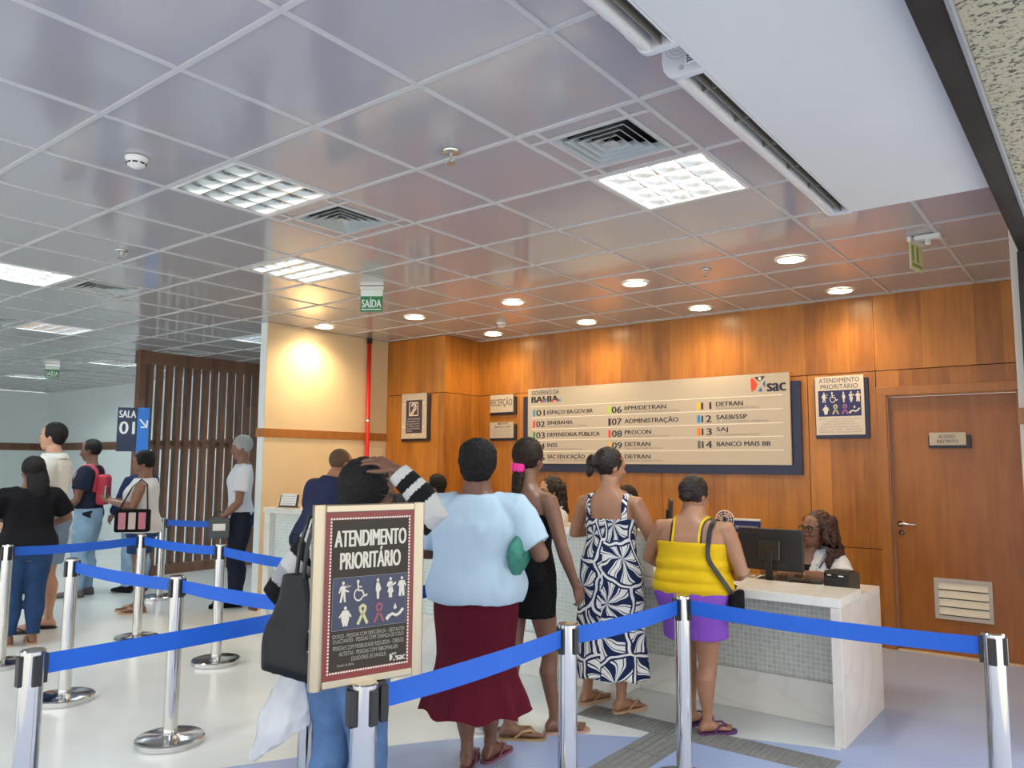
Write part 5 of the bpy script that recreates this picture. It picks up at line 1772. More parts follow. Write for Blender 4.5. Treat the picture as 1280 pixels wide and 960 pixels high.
p.skirtlike(mb, [(1.0, .180, .140), (.88, .212, .166), (.76, .216, .172), (.62, .198, .160), (.52, .194, .160), (.45, .210, .180), (.36, .248, .222), (.285, .268, .245)], waves=7, amp0=.0, amp1=.035, seed=.8)
mb.build('skirt', M_maroon, p.ob, angle=70)
M_pink = mat('mauve_rubber', (0.20, 0.06, 0.10), 0.5)
for sd in 'RL': p.soles(sd, M_pink, .014, M_pink)
# purse under her arm
t = empty('purse', (-2.60, 3.07, 0), radians(24))
tag(t, 'soft teal green clutch purse squeezed under the arm of the woman in light blue', 'purse')
pb = MB()
for k in range(9):
    q = k / 8
    c = V((lerp(.262, .215, q), lerp(.10, -.13, q), lerp(1.185, .985, q)))
    w_, h_ = .030 + .018 * sin(pi * q), .075 + .035 * sin(pi * q) ** .7
    pb.v.extend([]) if False else None
    ax = V((-.05, -.23, -.20)).normalized(); sd = V((1, 0, 0)); up_ = ax.cross(sd)
    ring = [c + sd * cos(a) * w_ * (.35 if k in (0, 8) else 1) + up_ * sin(a) * h_ * (.5 if k in (0, 8) else 1) for a in [2 * pi * i / 20 for i in range(20)]]
    pb.rings = getattr(pb, 'rings', []) + [ring]
pb.loft(pb.rings)
me = remesh(pb, .006, 4)
finish(me, 'pouch', mat('teal_nylon', (0.035, 0.21, 0.155), 0.6), t, disp=folds(.008, 16, 14))
MB().tube([(.262, .06, 1.20), (.285, -.02, 1.13), (.262, -.11, 1.05)], .004, 8).build('zip', mat('teal_dark', (0.015, 0.09, 0.07), 0.5), t, smooth=True)

# ---- woman in black strapless dress
M_bdress = mat('black_jersey', (0.004, 0.004, 0.005), 0.85)
p = Person(-2.67, 3.595, radians(0), 1.635, W=0.98, D=1.0, hip=1.0, sh=1.0, skin=mat('skin_warm_brown', (0.185, 0.088, 0.054), 0.45, var=.1, vscale=14), thick=.92)
p.head(yaw=0.02, pitch=0.12, roll=0.08)
p.arm('R', (0.255, -0.03, 1.045), (0.275, 0.075, 0.83), n=(-1, .2, 0), curl=.45)
p.arm('L', (-0.235, 0.05, 1.06), (-0.12, 0.27, 1.07), n=(1, 0, 0), curl=.4)
p.leg('R', (0.105, 0.12), yaw=-.65, z0=.014)
p.leg('L', (-0.04, -0.11), yaw=-.9, z0=.014)
p.build('slim woman in short black strapless dress with ponytail and pink hair clip')
mb = MB(); p.cap(mb, t=0.009, back=-0.026, ztop=0.032)
mb.tube([p.hp((0, -.075, -.02)), p.hp((.008, -.100, -.062)), p.hp((.010, -.100, -.11)), p.hp((.010, -.098, -.18)), p.hp((.008, -.098, -.26))], [.038, .028, .036, .030, .010], 14)
p.hair(mb, mat('hair_streaked', (0.020, 0.011, 0.007), 0.6, spec=.25, var=.5, vscale=30, bump=.5, bscale=120), .006, amp=.003, fq=90)
hc = MB()
c0 = p.hp((.012, -.128, -.062))
hc.bevbox((-.034, -.012, -.018), (.034, .03, .018), .006, mtx=Matrix.Translation(c0) @ p.Rh.to_4x4())
for sg in (-1, 0, 1):
    hc.bevbox((sg * .022 - .005, -.018, -.023), (sg * .022 + .005, .03, .023), .003, mtx=Matrix.Translation(c0) @ p.Rh.to_4x4())
hc.build('hair_clip', mat('hot_pink', (0.80, 0.03, 0.30), 0.35), p.ob)
mb = MB(); p.torso(mb, .80, 1.225, .007)
p.skirtlike(mb, [(.90, .178, .128), (.84, .186, .136), (.74, .184, .138), (.655, .178, .140)], amp1=.006)
finish(remesh(mb, .007, 4), 'dress', M_bdress, p.ob, disp=folds(.0025, 10, 14))
M_gold = mat('gold_sandal', (0.42, 0.28, 0.12), 0.4, metal=.5)
p.soles('L', M_gold, .014, M_gold, sw=.008); p.soles('R', mat('tan_sandal', (0.45, 0.27, 0.20), 0.5), .014, mat('tan_sandal', (0.45, 0.27, 0.20), 0.5))

# ---- woman in navy and white floral dress
M_flor = floral_mat('navy_white_leaf_print')
p = Person(-2.52, 4.265, radians(10), 1.59, W=1.02, D=1.05, hip=1.0, waist=1.06, sh=1.03, skin=M_skin_t, thick=1.06)
p.head(yaw=-0.75, pitch=0.16)
p.arm('R', (0.268, 0.02, 1.03), (0.15, 0.225, 1.085), n=(-.3, 0, -1), curl=.3)
p.arm('L', (-0.268, 0.05, 1.055), (-0.12, 0.235, 1.095), n=(.3, 0, -1), curl=.3)
p.leg('R', (0.065, -0.015), yaw=-.45, z0=.018)
p.leg('L', (-0.185, 0.055), yaw=-.35, z0=.018)
p.build('woman in navy and white leaf print dress leaning on the tall counter')
mb = MB(); p.cap(mb, t=0.009, back=-0.027, ztop=0.032)
mb.ell(p.hp((0, -.145, .012)), (.040, .034, .052), 18, 12, rot=p.Rh); mb.ell(p.hp((.004, -.15, -.045)), (.028, .022, .045), 14, 10, rot=p.Rh); mb.tube([p.hp((0, -.08, .02)), p.hp((0, -.15, .015))], .028, 12)
p.hair(mb, M_hairb, .006, amp=.004, fq=80)
tr = MB(); tr.tube([p.hp((.026 * cos(a), -.118, .016 + .030 * sin(a))) for a in [k * pi / 10 for k in range(21)]], .008, 8)
tr.build('hair_tie', mat('dark_green_tie', (0.01, 0.03, 0.02), 0.6), p.ob, smooth=True)
mb = MB(); p.torso(mb, .93, 1.205, .014)
p.skirtlike(mb, [(1.03, .155, .116), (.93, .182, .142), (.82, .204, .162), (.68, .208, .165), (.50, .216, .172), (.34, .230, .182), (.215, .244, .192)], waves=7, amp1=.028, seed=1.7)
dr = finish(remesh(mb, .008, 3), 'dress', M_flor, p.ob, disp=folds(.003, 10, 8))
for sg in (-1, 1):
    p.ribbon(p.over_shoulder(sg, .118, 1.19, 1.19, .007), .034, M_flor, 'strap', .006, dr, off=.006)
M_tansole = mat('beige_rubber', (0.52, 0.33, 0.20), 0.6)
for sd in 'RL': p.soles(sd, M_tansole, .018, M_tansole)

# ---- woman in yellow top and purple shorts
M_yel = mat('yellow_knit', (0.72, 0.46, 0.010), 0.8, bump=.12, bscale=260)
M_pur = mat('purple_cotton', (0.24, 0.085, 0.50), 0.85)
p = Person(-1.965, 4.25, radians(6), 1.425, W=1.40, D=1.55, hip=.90, waist=1.20, bust=1.08, sh=.96, lean=.08, skin=M_skin_t, thick=1.20, calf=1.0, hs=.90)
p.head(yaw=-0.35, pitch=0.30)
p.arm('R', (0.285, -0.015, .90), (0.165, 0.20, .845), n=(-.4, 0, -1), curl=.5)
p.arm('L', (-0.285, 0.03, .945), (-0.14, 0.235, .845), n=(.4, 0, -1), curl=.4)
p.leg('R', (0.075, -0.025), yaw=-.75, z0=.016)
p.leg('L', (-0.05, 0.075), yaw=-.35, z0=.016)
p.build('short woman in bright yellow strappy top and purple shorts at the low counter')
mb = MB(); p.cap(mb, t=0.009, back=-0.026, ztop=0.030)
mb.ell(p.hp((0, -.105, .020)), (.050, .036, .052), 18, 12, rot=p.Rh); mb.ell(p.hp((.0, -.10, -.03)), (.038, .030, .038), 14, 10, rot=p.Rh)
p.hair(mb, M_hairb, .006, amp=.005, fq=75)
mb = MB()
p.torso(mb, .865, 1.215, .012)
for k, z in enumerate((.93, 1.0, 1.075)):       # soft rolls at the waist
    mb.loft([p.ring(z + d, .010 + r) for d, r in ((-.04, -.004), (-.022, .008), (0, .012), (.022, .008), (.04, -.004))])
top = finish(remesh(mb, .007, 4), 'tank_top', M_yel, p.ob, disp=folds(.003, 7, 22))
for sg in (-1, 1):
    p.ribbon(p.over_shoulder(sg, .088, 1.185, 1.18, .006), .013, M_yel, 'strap', .006, top, off=.004)
    p.ribbon(p.over_shoulder(sg, .105 if sg < 0 else .10, 1.20, 1.17, .004), .010, M_black, 'bra_strap', .004)
p.pants('shorts', M_pur, upto=.62, off=.016, top=.925, flare=.022, vox=.008, amp=.005)
M_pflip = mat('purple_rubber', (0.085, 0.022, 0.11), 0.5)
for sd in 'RL': p.soles(sd, M_pflip, .016, M_pflip)
P_E = p
# her bag on a black strap
t = empty('shoulder_bag', (p.x, p.y, 0), p.hd)
tag(t, 'black shoulder bag strap and small bag on the woman in yellow', 'bag')
pts = p.over_shoulder(1, .145, 1.12, 1.22, .012)
back = pts[-3:] + [p.surf(1.10, -.95, .018), p.surf(1.0, -.62, .030), p.surf(.93, -.35, .034), p.surf(.90, -.15, .036)]
front = pts[:4]
full = [p.surf(.92, .45, .034), p.surf(1.0, .70, .026)] + pts + [p.surf(1.12, -1.0, .018), p.surf(1.02, -.68, .030), p.surf(.94, -.38, .036), p.surf(.90, -.12, .038)]
p.ribbon(full, .026, M_black, 'strap', .005, t, off=lambda q: .022 if q < .35 else .012 if q < .6 else lerp(.014, .036, sm((q - .6) / .3)))
bg = MB()
b0 = p.surf(.88, .18, .040)
bg.bevbox((-.018, -.10, -.13), (.022, .09, .03), .014, mtx=Matrix.Translation(b0))
bg.build('pouch', M_blackcloth, t, angle=60)

# ---- person in striped sweater behind the framed sign
M_swg = mat('sweater_grey', (0.50, 0.50, 0.48), 0.95, bump=.3, bscale=260)
M_swb = mat('sweater_black', (0.010, 0.010, 0.012), 0.95, bump=.3, bscale=260)
M_sww = mat('sweater_mid_grey', (0.30, 0.31, 0.33), 0.95, bump=.3, bscale=260)
M_jean = mat('mid_blue_denim', (0.085, 0.16, 0.30), 0.9, var=.25, vscale=9, bump=.1, bscale=400)
p = Person(-2.40, 2.06, radians(4), 1.545, W=1.12, D=1.15, waist=1.15, lean=.10, skin=M_skin_d, thick=1.05, hs=1.0)
p.head(yaw=-0.60, pitch=0.24, roll=.10, off=(.060, -.030, -.042))
p.arm('R', (0.362, 0.085, 1.315), (0.232, 0.005, 1.470), d=(-.84, -.30, .46), n=(-.50, .30, -1), curl=.30, spread=.8)
p.arm('L', (-0.320, -0.085, .985), (-0.235, 0.10, .80), n=(1, 0, 0), curl=.9)
p.leg('R', (0.10, 0.04), yaw=-.1, foot=False)
p.leg('L', (-0.085, 0.0), yaw=.1, foot=False)
p.build('person in grey and black striped sweater with one hand on the head', vox=.0055)
mb = MB(); p.cap(mb, t=0.016, back=-0.030, ztop=0.026, low=.10)
p.hair(mb, M_hair, .006, amp=.004, fq=70)
p.glasses()
S_, E_2, W_2, _ = p.arms['R']; SL, EL, WL, _ = p.arms['L']
def seg_t(c, a, b):
    d = b - a; return max(0, min(1, (c - a).dot(d) / d.dot(d)))
def stripe(c):
    best = None
    for (a, b, o) in ((S_, E_2, 0), (E_2, W_2, (E_2 - S_).length), (SL, EL, 2), (EL, WL, 2 + (EL - SL).length)):
        t_ = seg_t(c, a, b); q = (c - (a + (b - a) * t_)).length
        if best is None or q < best[0]: best = (q, o + t_ * (b - a).length)
    if best[0] < .075 and (abs(c.x) > .17):
        u = best[1]
        if u < 2:
            v = (S_ - E_2).length + (E_2 - W_2).length - u     # from the cuff
            return 0 if v < .045 else 1 if v < .085 else 0 if v < .112 else 1 if v < .165 else 0 if v < .26 else 1 if v < .29 else 0
        v = u - 2
        return (0, 1, 0, 2, 1, 0, 1)[int(v / .066) % 7]
    return (0, 1, 0, 2)[int((c.z + .5) / .062) % 4]
mb = MB(); p.torso(mb, .80, 1.385, .022); p.sleeve(mb, 'R', 1.97, .018); p.sleeve(mb, 'L', 1.97, .020)
finish(remesh(mb, .007, 4), 'sweater', [M_swg, M_swb, M_sww], p.ob, stripe, disp=folds(.005, 10, 8, 5.0))
p.pants('jeans', M_jean, upto=2.0, off=.014, top=.95)
for sd in 'RL': p.shoe(sd, M_blackcloth)
# tote bag on the left shoulder
hx = Matrix.Rotation(radians(4), 4, 'Z')
t = empty('tote_bag', (-2.40, 2.06, 0), radians(4))
tag(t, 'large slouching black tote bag hanging behind the framed sign', 'bag')
mb = MB(); rs = []
for k in range(12):
    q = k / 11
    z = lerp(1.075, .700, q)
    w_ = lerp(.055, .128, sm(q * 1.25)); d_ = lerp(.018, .052, sm(q)) * (1 if q < .93 else .8)
    cxx, cyy = lerp(-.125, -.105, q), lerp(-.165, -.185, q)
    ring = []
    for i in range(28):
        a = 2 * pi * i / 28
        e = .55
        u = math.copysign(abs(cos(a)) ** e, cos(a)) * w_; v = math.copysign(abs(sin(a)) ** e, sin(a)) * d_
        ring.append(V((cxx + u * .80 - v * .6, cyy + u * .45 + v * .8, z + (.022 * (u / .128) if q > .5 else 0) * -1)))
    rs.append(ring)
mb.loft(rs)
finish(remesh(mb, .008, 4), 'bag_body', mat('black_leather', (0.006, 0.007, 0.009), 0.42, spec=.3), t, disp=folds(.010, 7, 4, 3.1))
SLs = p.shoulder(-1)
for o_ in (-.02, .02):
    MB().tube([(-.095 + o_, -.165, 1.06), (-.085 + o_, -.160, 1.18), (-.095 + o_ * .8, -.115, 1.28), (-.115 + o_ * .6, -.02, 1.325), (-.15 + o_, .06, 1.28), (-.17 + o_, .09, 1.18)], [.008] * 6, 8, round_ends=True).build('strap', M_black, t, smooth=True)
# white plastic carrier bag
t = empty('plastic_bag', (-2.40, 2.06, 0), radians(4))
tag(t, 'thin white plastic carrier bag drooping under the black tote', 'bag')
mb = MB(); rs = []
for k in range(16):
    q = k / 15
    z = lerp(.80, .415, q)
    w_ = lerp(.035, .130, sm(q * 1.3)); d_ = lerp(.02, .07, sm(q * 1.2)) * (1 - .55 * max(0, q - .8) / .2)
    cxx, cyy = lerp(-.215, -.225, q), lerp(-.03, -.115, q)
    ring = []
    for i in range(40):
        a = 2 * pi * i / 40
        u = cos(a) * w_; v = sin(a) * d_
        rr = 1 + .16 * noise.noise(V((cos(a) * 2.2, sin(a) * 2.2, z * 3))) + .06 * noise.noise(V((cos(a) * 6, sin(a) * 6, z * 5)))
        ring.append(V((cxx + (u * .8 - v * .6) * rr, cyy + (u * .5 + v * .8) * rr, z - .07 * (-u / .13) * sm(q))))
    rs.append(ring)
mb.loft(rs)
M_poly = mat('thin_polythene', (0.70, 0.74, 0.82), 0.2, alpha=.45, spec=.6)
finish(remesh(mb, .007, 2), 'bag_body', M_poly, t, disp=folds(.020, 13, 7, 7.0))
MB().tube([(-.215, -.02, .79), (-.225, .05, .82), (-.232, .11, .755)], .010, 10, round_ends=True).build('handle', M_poly, t, smooth=True)

# ---- seated clerk with curly hair and glasses
M_coat = mat('white_uniform', (0.62, 0.64, 0.68), 0.8)
def coat(p, m=M_coat, sleeve=.85, emblem=True):
    mb = MB(); p.torso(mb, .78, 1.385, .016); p.sleeve(mb, 'R', sleeve, .020, .012); p.sleeve(mb, 'L', sleeve, .020, .012)
    k = p.s
    zb = p.bend((0, 0, 1.08 * k)).z; zt = p.bend((0, 0, 1.37 * k)).z
    def keep(c):
        if c.y < 0.03: return True
        h_ = (c.z - zb) / (zt - zb)
        return not (h_ > 0 and abs(c.x) < .008 + .050 * h_)
    o = finish(remesh(mb, .008, 4), 'uniform_coat', m, p.ob, disp=folds(.005, 9, 7, p.x), cut=keep)
    col = MB()
    for sg in (-1, 1):
        pts = []
        def P3(x, z, o_):
            th = math.acos(max(-1, min(1, sg * x / .20)))
            q = p.surf(z, th, .024 + o_); return q
        a = [P3(.018, 1.09, 0), P3(.075, 1.29, .004), P3(.125, 1.245, .010), P3(.095, 1.215, .010), P3(.11, 1.205, .010)]
        b = [q + V((0, .006, 0)) for q in a]
        col.add(a + b, [(0, 1, 2, 3, 4), (9, 8, 7, 6, 5), (0, 5, 6, 1), (1, 6, 7, 2), (2, 7, 8, 3), (3, 8, 9, 4), (4, 9, 5, 0)])
        col.tube([p.surf(1.30, radians(90 - sg * 22), .022), p.surf(1.36, radians(90 - sg * 48), .030), p.surf(1.385, radians(90 - sg * 110), .032), p.surf(1.39, radians(90 - sg * 175), .034)], [.012, .018, .020, .020], 8, flat=.6)
    col.build('collar', m, o)
    if emblem:
        q = p.surf(1.17, radians(118), .024)
        e = MB().bevbox((-.012, -.002, -.014), (.012, .006, .014), .002, mtx=Matrix.Translation(q))
        e.build('red_emblem', M_red, o)
    mbi = MB(); p.torso(mbi, .95, 1.295, .007)
    finish(remesh(mbi, .009, 3), 'inner_top', M_blackcloth, p.ob)
    return o
p = Person(-1.745, 5.73, pi, 1.52, W=1.14, D=1.3, waist=1.25, bust=1.1, lean=.10, dz=-.365, skin=mat('skin_clerk', (0.21, 0.096, 0.058), 0.45, var=.1, vscale=14), thick=1.15, seated=True, hs=1.0)
p.head(yaw=-0.50, pitch=-0.10, roll=-.06, nose=1.15, off=(-.045, -.02, 0.01))
p.arm('R', (0.27, 0.18, .735), (0.07, 0.42, .782), n=(-.2, 0, -1), curl=.5)
p.arm('L', (-0.28, 0.20, .735), (-0.03, 0.44, .785), n=(.2, 0, -1), curl=.5)
p.leg('R', (0.10, 0.42), knee=(0.10, 0.44, .41), foot=False)
p.leg('L', (-0.10, 0.42), knee=(-0.10, 0.44, .41), foot=False)
p.build('seated clerk in white coat with long curly dark red-brown hair and glasses', vox=.0055)
p.eyes(True)
coat(p)
M_curl = mat('curly_auburn_black', (0.045, 0.013, 0.008), 0.5, bump=.6, bscale=140)
mb = MB()
p.cap(mb, t=.014, back=-.034, ztop=.036)
random.seed(3)
for k in range(150):
    a = random.uniform(radians(-205), radians(25)); zz = random.uniform(-.23, .085)
    wide = .094 + .050 * sm((.05 - zz) / .2)
    q = (cos(a) * wide - .022 * sm((.06 - zz) / .2), -.03 + sin(a) * (.112 + .02 * sm((.05 - zz) / .2)), zz)
    if sin(a) > -.1 and zz > .06: continue
    r = random.uniform(.016, .028)
    mb.ell(p.hp(q), (r, r, r * 1.5), 8, 6)
cur = MB()
hr = p.hair(mb, M_curl, .006, amp=.007, fq=60)
for k in range(110):
    a = random.uniform(radians(-200), radians(20)); zz = random.uniform(-.22, .07)
    wide = .108 + .050 * sm((.05 - zz) / .2)
    c = V((cos(a) * wide - .022 * sm((.06 - zz) / .2), -.03 + sin(a) * .125, zz))
    if sin(a) > 0 and zz > .04: continue
    L = random.uniform(.03, .06); r = random.uniform(.006, .010); ph = random.uniform(0, 6)
    cur.tube([p.hp((c.x + r * cos(ph + i), c.y + r * sin(ph + i), c.z + .5 * L - L * i / 9)) for i in range(10)], .0045, 5)
cur.build('curls', M_curl, hr, smooth=True)
mb = MB()
for sg in (-1, 1):
    mb.tube([p.surf(1.36, radians(90 - sg * 80), .026), p.surf(1.30, radians(90 - sg * 32), .022), p.surf(1.2, radians(90 - sg * 14), .026), p.surf(1.10, radians(90 - sg * 3), .028)], .0045, 6)
ly = mb.build('lanyard', M_ink, p.ob, smooth=True)
q = p.surf(1.06, radians(90), .030)
MB().bevbox((-.022, -.003, -.04), (.022, .003, .03), .002, mtx=Matrix.Translation(q)).build('badge', M_white, ly)
MB().tube([V((-.03, .44, .785)) + V((-.30, -.25, -.02)).normalized() * .03 + V((.030 * cos(a) * .9, .030 * cos(a) * -.6, .030 * sin(a))) for a in [k * pi / 10 for k in range(21)]], .007, 8).build('wristwatch', mat('gold_watch', (0.6, 0.42, 0.16), 0.3, metal=.8), p.ob, smooth=True)
M_navyp = mat('navy_trousers', (0.015, 0.018, 0.035), 0.85)
p.pants('trousers', M_navyp, upto=1.95, off=.014, top=.90, vox=.01)
for sd in 'RL': p.shoe(sd, M_blackcloth)
stool(-1.745, 5.73, .31, 'black clerk chair under the seated clerk with glasses')


def clerk(x, y, hd, top, label, yaw, hairf, seat_lbl, skin=M_skin_m, H=1.60, W=1.0, pitch=.1, glasses=False, m=M_coat):
    dz = top - H - .01
    p = Person(x, y, hd, H, W=W, D=1.1, lean=.08, dz=dz, skin=skin, seated=True)
    p.head(yaw=yaw, pitch=pitch)
    zt = .80
    p.arm('R', (0.25, 0.13, .86 + dz + .22), (0.10, 0.36, zt + .05), n=(-.2, 0, -1), curl=.4)
    p.arm('L', (-0.25, 0.13, .86 + dz + .22), (-0.10, 0.36, zt + .05), n=(.2, 0, -1), curl=.4)
    kz = .80 * p.s + dz - .02
    p.leg('R', (0.10, 0.40, .10), knee=(0.10, 0.42, kz), foot=False)
    p.leg('L', (-0.10, 0.40, .10), knee=(-0.10, 0.42, kz), foot=False)
    p.build(label, vox=.0075)
    p.eyes(glasses)
    coat(p, m, emblem=False)
    hairf(p)
    p.pants('trousers', M_navyp, upto=1.95, off=.014, top=.90, vox=.012)
    for sd in 'RL':
        hip, K, A, yw, z0 = p.legs[sd]
        o = p.shoe(sd, M_blackcloth); o.location.z = max(0, A.z - .085)
    stool(x, y, max(.3, .735 * p.s + dz - .015), seat_lbl, hd)
    return p


def hair_short(p):
    mb = MB(); p.cap(mb, t=.012, back=-.030, ztop=.032, low=.07)
    p.hair(mb, M_hair, .007, amp=.004, fq=80)
    e = MB()
    for sg in (-1, 1):
        c = p.hp((sg * .084, -.005, -.055))
        e.tube([c + V((0, .020 * cos(a), .024 * sin(a))) for a in [k * pi / 12 for k in range(25)]], .0022, 6)
    e.build('hoop_earrings', mat('silver_hoop', (0.7, 0.7, 0.7), 0.25, metal=1), p.ob, smooth=True)


def hair_wavy(p):
    mb = MB(); p.cap(mb, t=.014, back=-.030, ztop=.034)
    random.seed(11)
    for k in range(70):
        a = random.uniform(radians(-190), radians(10)); zz = random.uniform(-.22, .03)
        q = (cos(a) * (.085 + .02 * random.random()), -.035 + sin(a) * .10, zz)
        mb.ell(p.hp(q), (.024, .024, .034), 8, 6)
    p.hair(mb, M_hairb, .007, amp=.006, fq=60)


clerk(-5.33, 5.72, radians(128), 1.385, 'clerk with short dark hair and hoop earrings in left-facing profile behind the tall counter', 0.0, hair_short, 'high clerk chair under the clerk with hoop earrings', H=1.58)
clerk(-3.93, 5.72, radians(140), 1.385, 'clerk in white with dark wavy hair behind the woman in the black dress', .15, hair_wavy, 'high clerk chair under the clerk with wavy hair', skin=M_skin_p, glasses=True)
clerk(-3.20, 5.72, radians(175), 1.32, 'clerk in navy mostly hidden behind the woman in the leaf print dress', 0.0, hair_short, 'high clerk chair hidden behind the leaf print dress', m=mat('navy_uniform', (0.02, 0.03, 0.07), .8))

# ---- man in navy shirt bending over the tall counter
p = Person(-5.17, 4.08, radians(8), 1.66, W=1.12, D=1.1, lean=.42, skin=M_skin_t, thick=1.08)
p.head(yaw=-.2, pitch=.15)
p.arm('R', (0.30, 0.28, 1.10), (0.15, 0.50, 1.10), n=(0, 0, -1), curl=.3)
p.arm('L', (-0.32, 0.25, 1.10), (-0.15, 0.48, 1.10), n=(0, 0, -1), curl=.3)
p.leg('R', (0.11, 0.0), foot=False); p.leg('L', (-0.11, 0.02), foot=False)
p.build('man in navy shirt bending over the tall counter, behind the striped sweater', vox=.0075)
mb = MB(); p.cap(mb, t=.004, back=-.030, ztop=.028)
p.hair(mb, mat('hair_cropped_brown', (0.10, 0.055, 0.03), .7), .007)
mb = MB(); p.torso(mb, .80, 1.385, .020); p.sleeve(mb, 'R', .9, .022, .01); p.sleeve(mb, 'L', .9, .022, .01)
finish(remesh(mb, .009, 4), 'shirt', mat('navy_cotton', (0.022, 0.030, 0.075), .85), p.ob, disp=folds(.008, 8, 5))
p.pants('trousers', M_navyp, off=.016, top=.92)
for sd in 'RL': p.shoe(sd, M_blackcloth)

# ---- people waiting at far left
M_bt = mat('black_tshirt', (0.007, 0.007, 0.009), .9)
M_dj = mat('dark_blue_denim', (0.022, 0.055, 0.135), .9, var=.2, vscale=8)
M_lj = mat('light_blue_denim', (0.24, 0.36, 0.48), .9, var=.2, vscale=8)
M_sj = mat('faded_denim', (0.16, 0.23, 0.33), .9, var=.2, vscale=8)
M_polo = mat('white_pique', (0.74, 0.74, 0.69), .85)


def tee(p, m, sl=.62, off=.016, z0=.80, name='tshirt', amp=.006):
    mb = MB(); p.torso(mb, z0, 1.38, off)
    if sl:
        p.sleeve(mb, 'R', sl, off + .004, .014); p.sleeve(mb, 'L', sl, off + .004, .014)
    return finish(remesh(mb, .009, 4), name, m, p.ob, disp=folds(amp, 9, 6, p.x))


p = Person(-7.14, 2.69, radians(78), 1.52, W=1.18, D=1.25, hip=1.05, waist=1.1, skin=M_skin_m, thick=1.12)
p.head(yaw=.35, pitch=.15)
p.arm('R', (0.29, 0.05, 1.02), (0.18, 0.27, .94), n=(-1, 0, 0), curl=.4)
p.arm('L', (-0.29, 0.05, 1.02), (-0.16, 0.27, 1.0), n=(1, 0, 0), curl=.4)
p.leg('R', (0.08, 0.0), z0=.016); p.leg('L', (-0.08, 0.04), z0=.016)
p.build('woman with long black hair in black T-shirt and tight blue jeans, at the left edge', vox=.009)
mb = MB(); p.cap(mb, t=.012, back=-.028, ztop=.032)
mb.tube([p.hp((0, -.06, .02)), p.hp((0, -.085, -.08)), p.hp((0, -.09, -.17)), p.hp((0, -.088, -.24))], [.075, .085, .085, .055], 18, flat=.5)
p.hair(mb, M_hair, .008, amp=.004, fq=40)
tee(p, M_bt, .75)
p.pants('jeans', M_dj, off=.010, top=.93)
for sd in 'RL': p.soles(sd, M_tansole, .016, M_tansole)

p = Person(-7.60, 3.02, radians(140), 1.83, W=1.12, D=1.05, hip=.9, sh=1.1, skin=M_skin_p, thick=1.05)
p.head(yaw=.05, pitch=.05)
p.arm('R', (0.27, 0.06, 1.16), (0.22, 0.27, 1.02), n=(-1, 0, 0), curl=.4)
p.arm('L', (-0.27, 0.03, 1.14), (-0.22, 0.22, .98), n=(1, 0, 0), curl=.4)
p.leg('R', (0.10, -0.02), z0=.016); p.leg('L', (-0.10, 0.05), z0=.016)
p.build('tall man in white polo shirt and denim shorts facing left', vox=.009)
p.eyes()
mb = MB(); p.cap(mb, t=.010, back=-.028, ztop=.034, low=.06)
p.hair(mb, M_hair, .008, amp=.003, fq=60)
po = tee(p, M_polo, .72, .018, .82, 'polo_shirt')
cl = MB(); cl.loft([p.ring(1.365, .020), p.ring(1.385, .022), p.ring(1.415, .026), p.ring(1.40, .032), p.ring(1.37, .034)], cap=False)
cl.build('collar', M_polo, po, smooth=True)
p.pants('shorts', M_sj, upto=.86, off=.022, top=.94, flare=.022)
for sd in 'RL': p.soles(sd, M_black, .016, M_ink)

p = Person(-9.17, 4.05, radians(138), 1.73, W=1.05, D=1.0, hip=.9, sh=1.06, skin=M_skin_d)
p.head(yaw=.1, pitch=.2)
p.arm('R', (0.25, 0.04, 1.06), (0.16, 0.26, .93), n=(-1, 0, 0), curl=.4)
p.arm('L', (-0.25, 0.04, 1.06), (-0.16, 0.24, .95), n=(1, 0, 0), curl=.4)
p.leg('R', (0.09, 0.0), foot=False); p.leg('L', (-0.09, 0.04), foot=False)
p.build('man in dark navy T-shirt and pale jeans wearing a red backpack', vox=.009)
mb = MB(); p.cap(mb, t=.008, back=-.028, ztop=.032, low=.05)
p.hair(mb, M_hair, .008)
tee(p, mat('dark_navy_tee', (0.014, 0.018, 0.035), .9), .6)
p.pants('jeans', M_lj, off=.018, top=.93)
for sd in 'RL': p.shoe(sd, mat('grey_shoe', (0.10, 0.09, 0.09), .7))
t = empty('backpack', (p.x, p.y, 0), p.hd)
tag(t, 'red backpack on the back of the man in dark navy', 'backpack')
b = p.surf(1.15, -pi / 2, .02)
M_bp = mat('red_nylon', (0.42, 0.025, 0.045), .7)
MB().bevbox((-.12, -.09, -.20), (.12, 0.02, .14), .04, mtx=Matrix.Translation(b)).build('pack_body', M_bp, t, angle=60)
for sg in (-1, 1):
    p.ribbon(p.over_shoulder(sg, .115, 1.08, 1.10, .030), .05, M_bp, 'strap', .008, t, off=.026)

p = Person(-9.02, 4.56, radians(105), 1.60, W=1.0, D=1.1, skin=M_skin_t)
p.head(yaw=0, pitch=.15)
p.arm('R', (0.24, 0.04, 1.0), (0.20, 0.20, .86), n=(-1, 0, 0)); p.arm('L', (-0.24, 0.04, 1.0), (-0.20, 0.2, .86), n=(1, 0, 0))
p.leg('R', (0.09, 0.0), foot=False); p.leg('L', (-0.09, 0.04), foot=False)
p.build('person in navy with grey-blue hair, behind the woman with the patterned bag', vox=.009)
mb = MB(); p.cap(mb, t=.014, back=-.026, ztop=.034, low=.09)
p.hair(mb, mat('hair_blue_grey', (0.22, 0.28, 0.34), .7), .008, amp=.005, fq=60)
tee(p, mat('navy_blouse', (0.018, 0.03, 0.09), .85), 1.6)
p.pants('jeans', M_lj, off=.018, top=.93)
for sd in 'RL': p.shoe(sd, M_blackcloth)

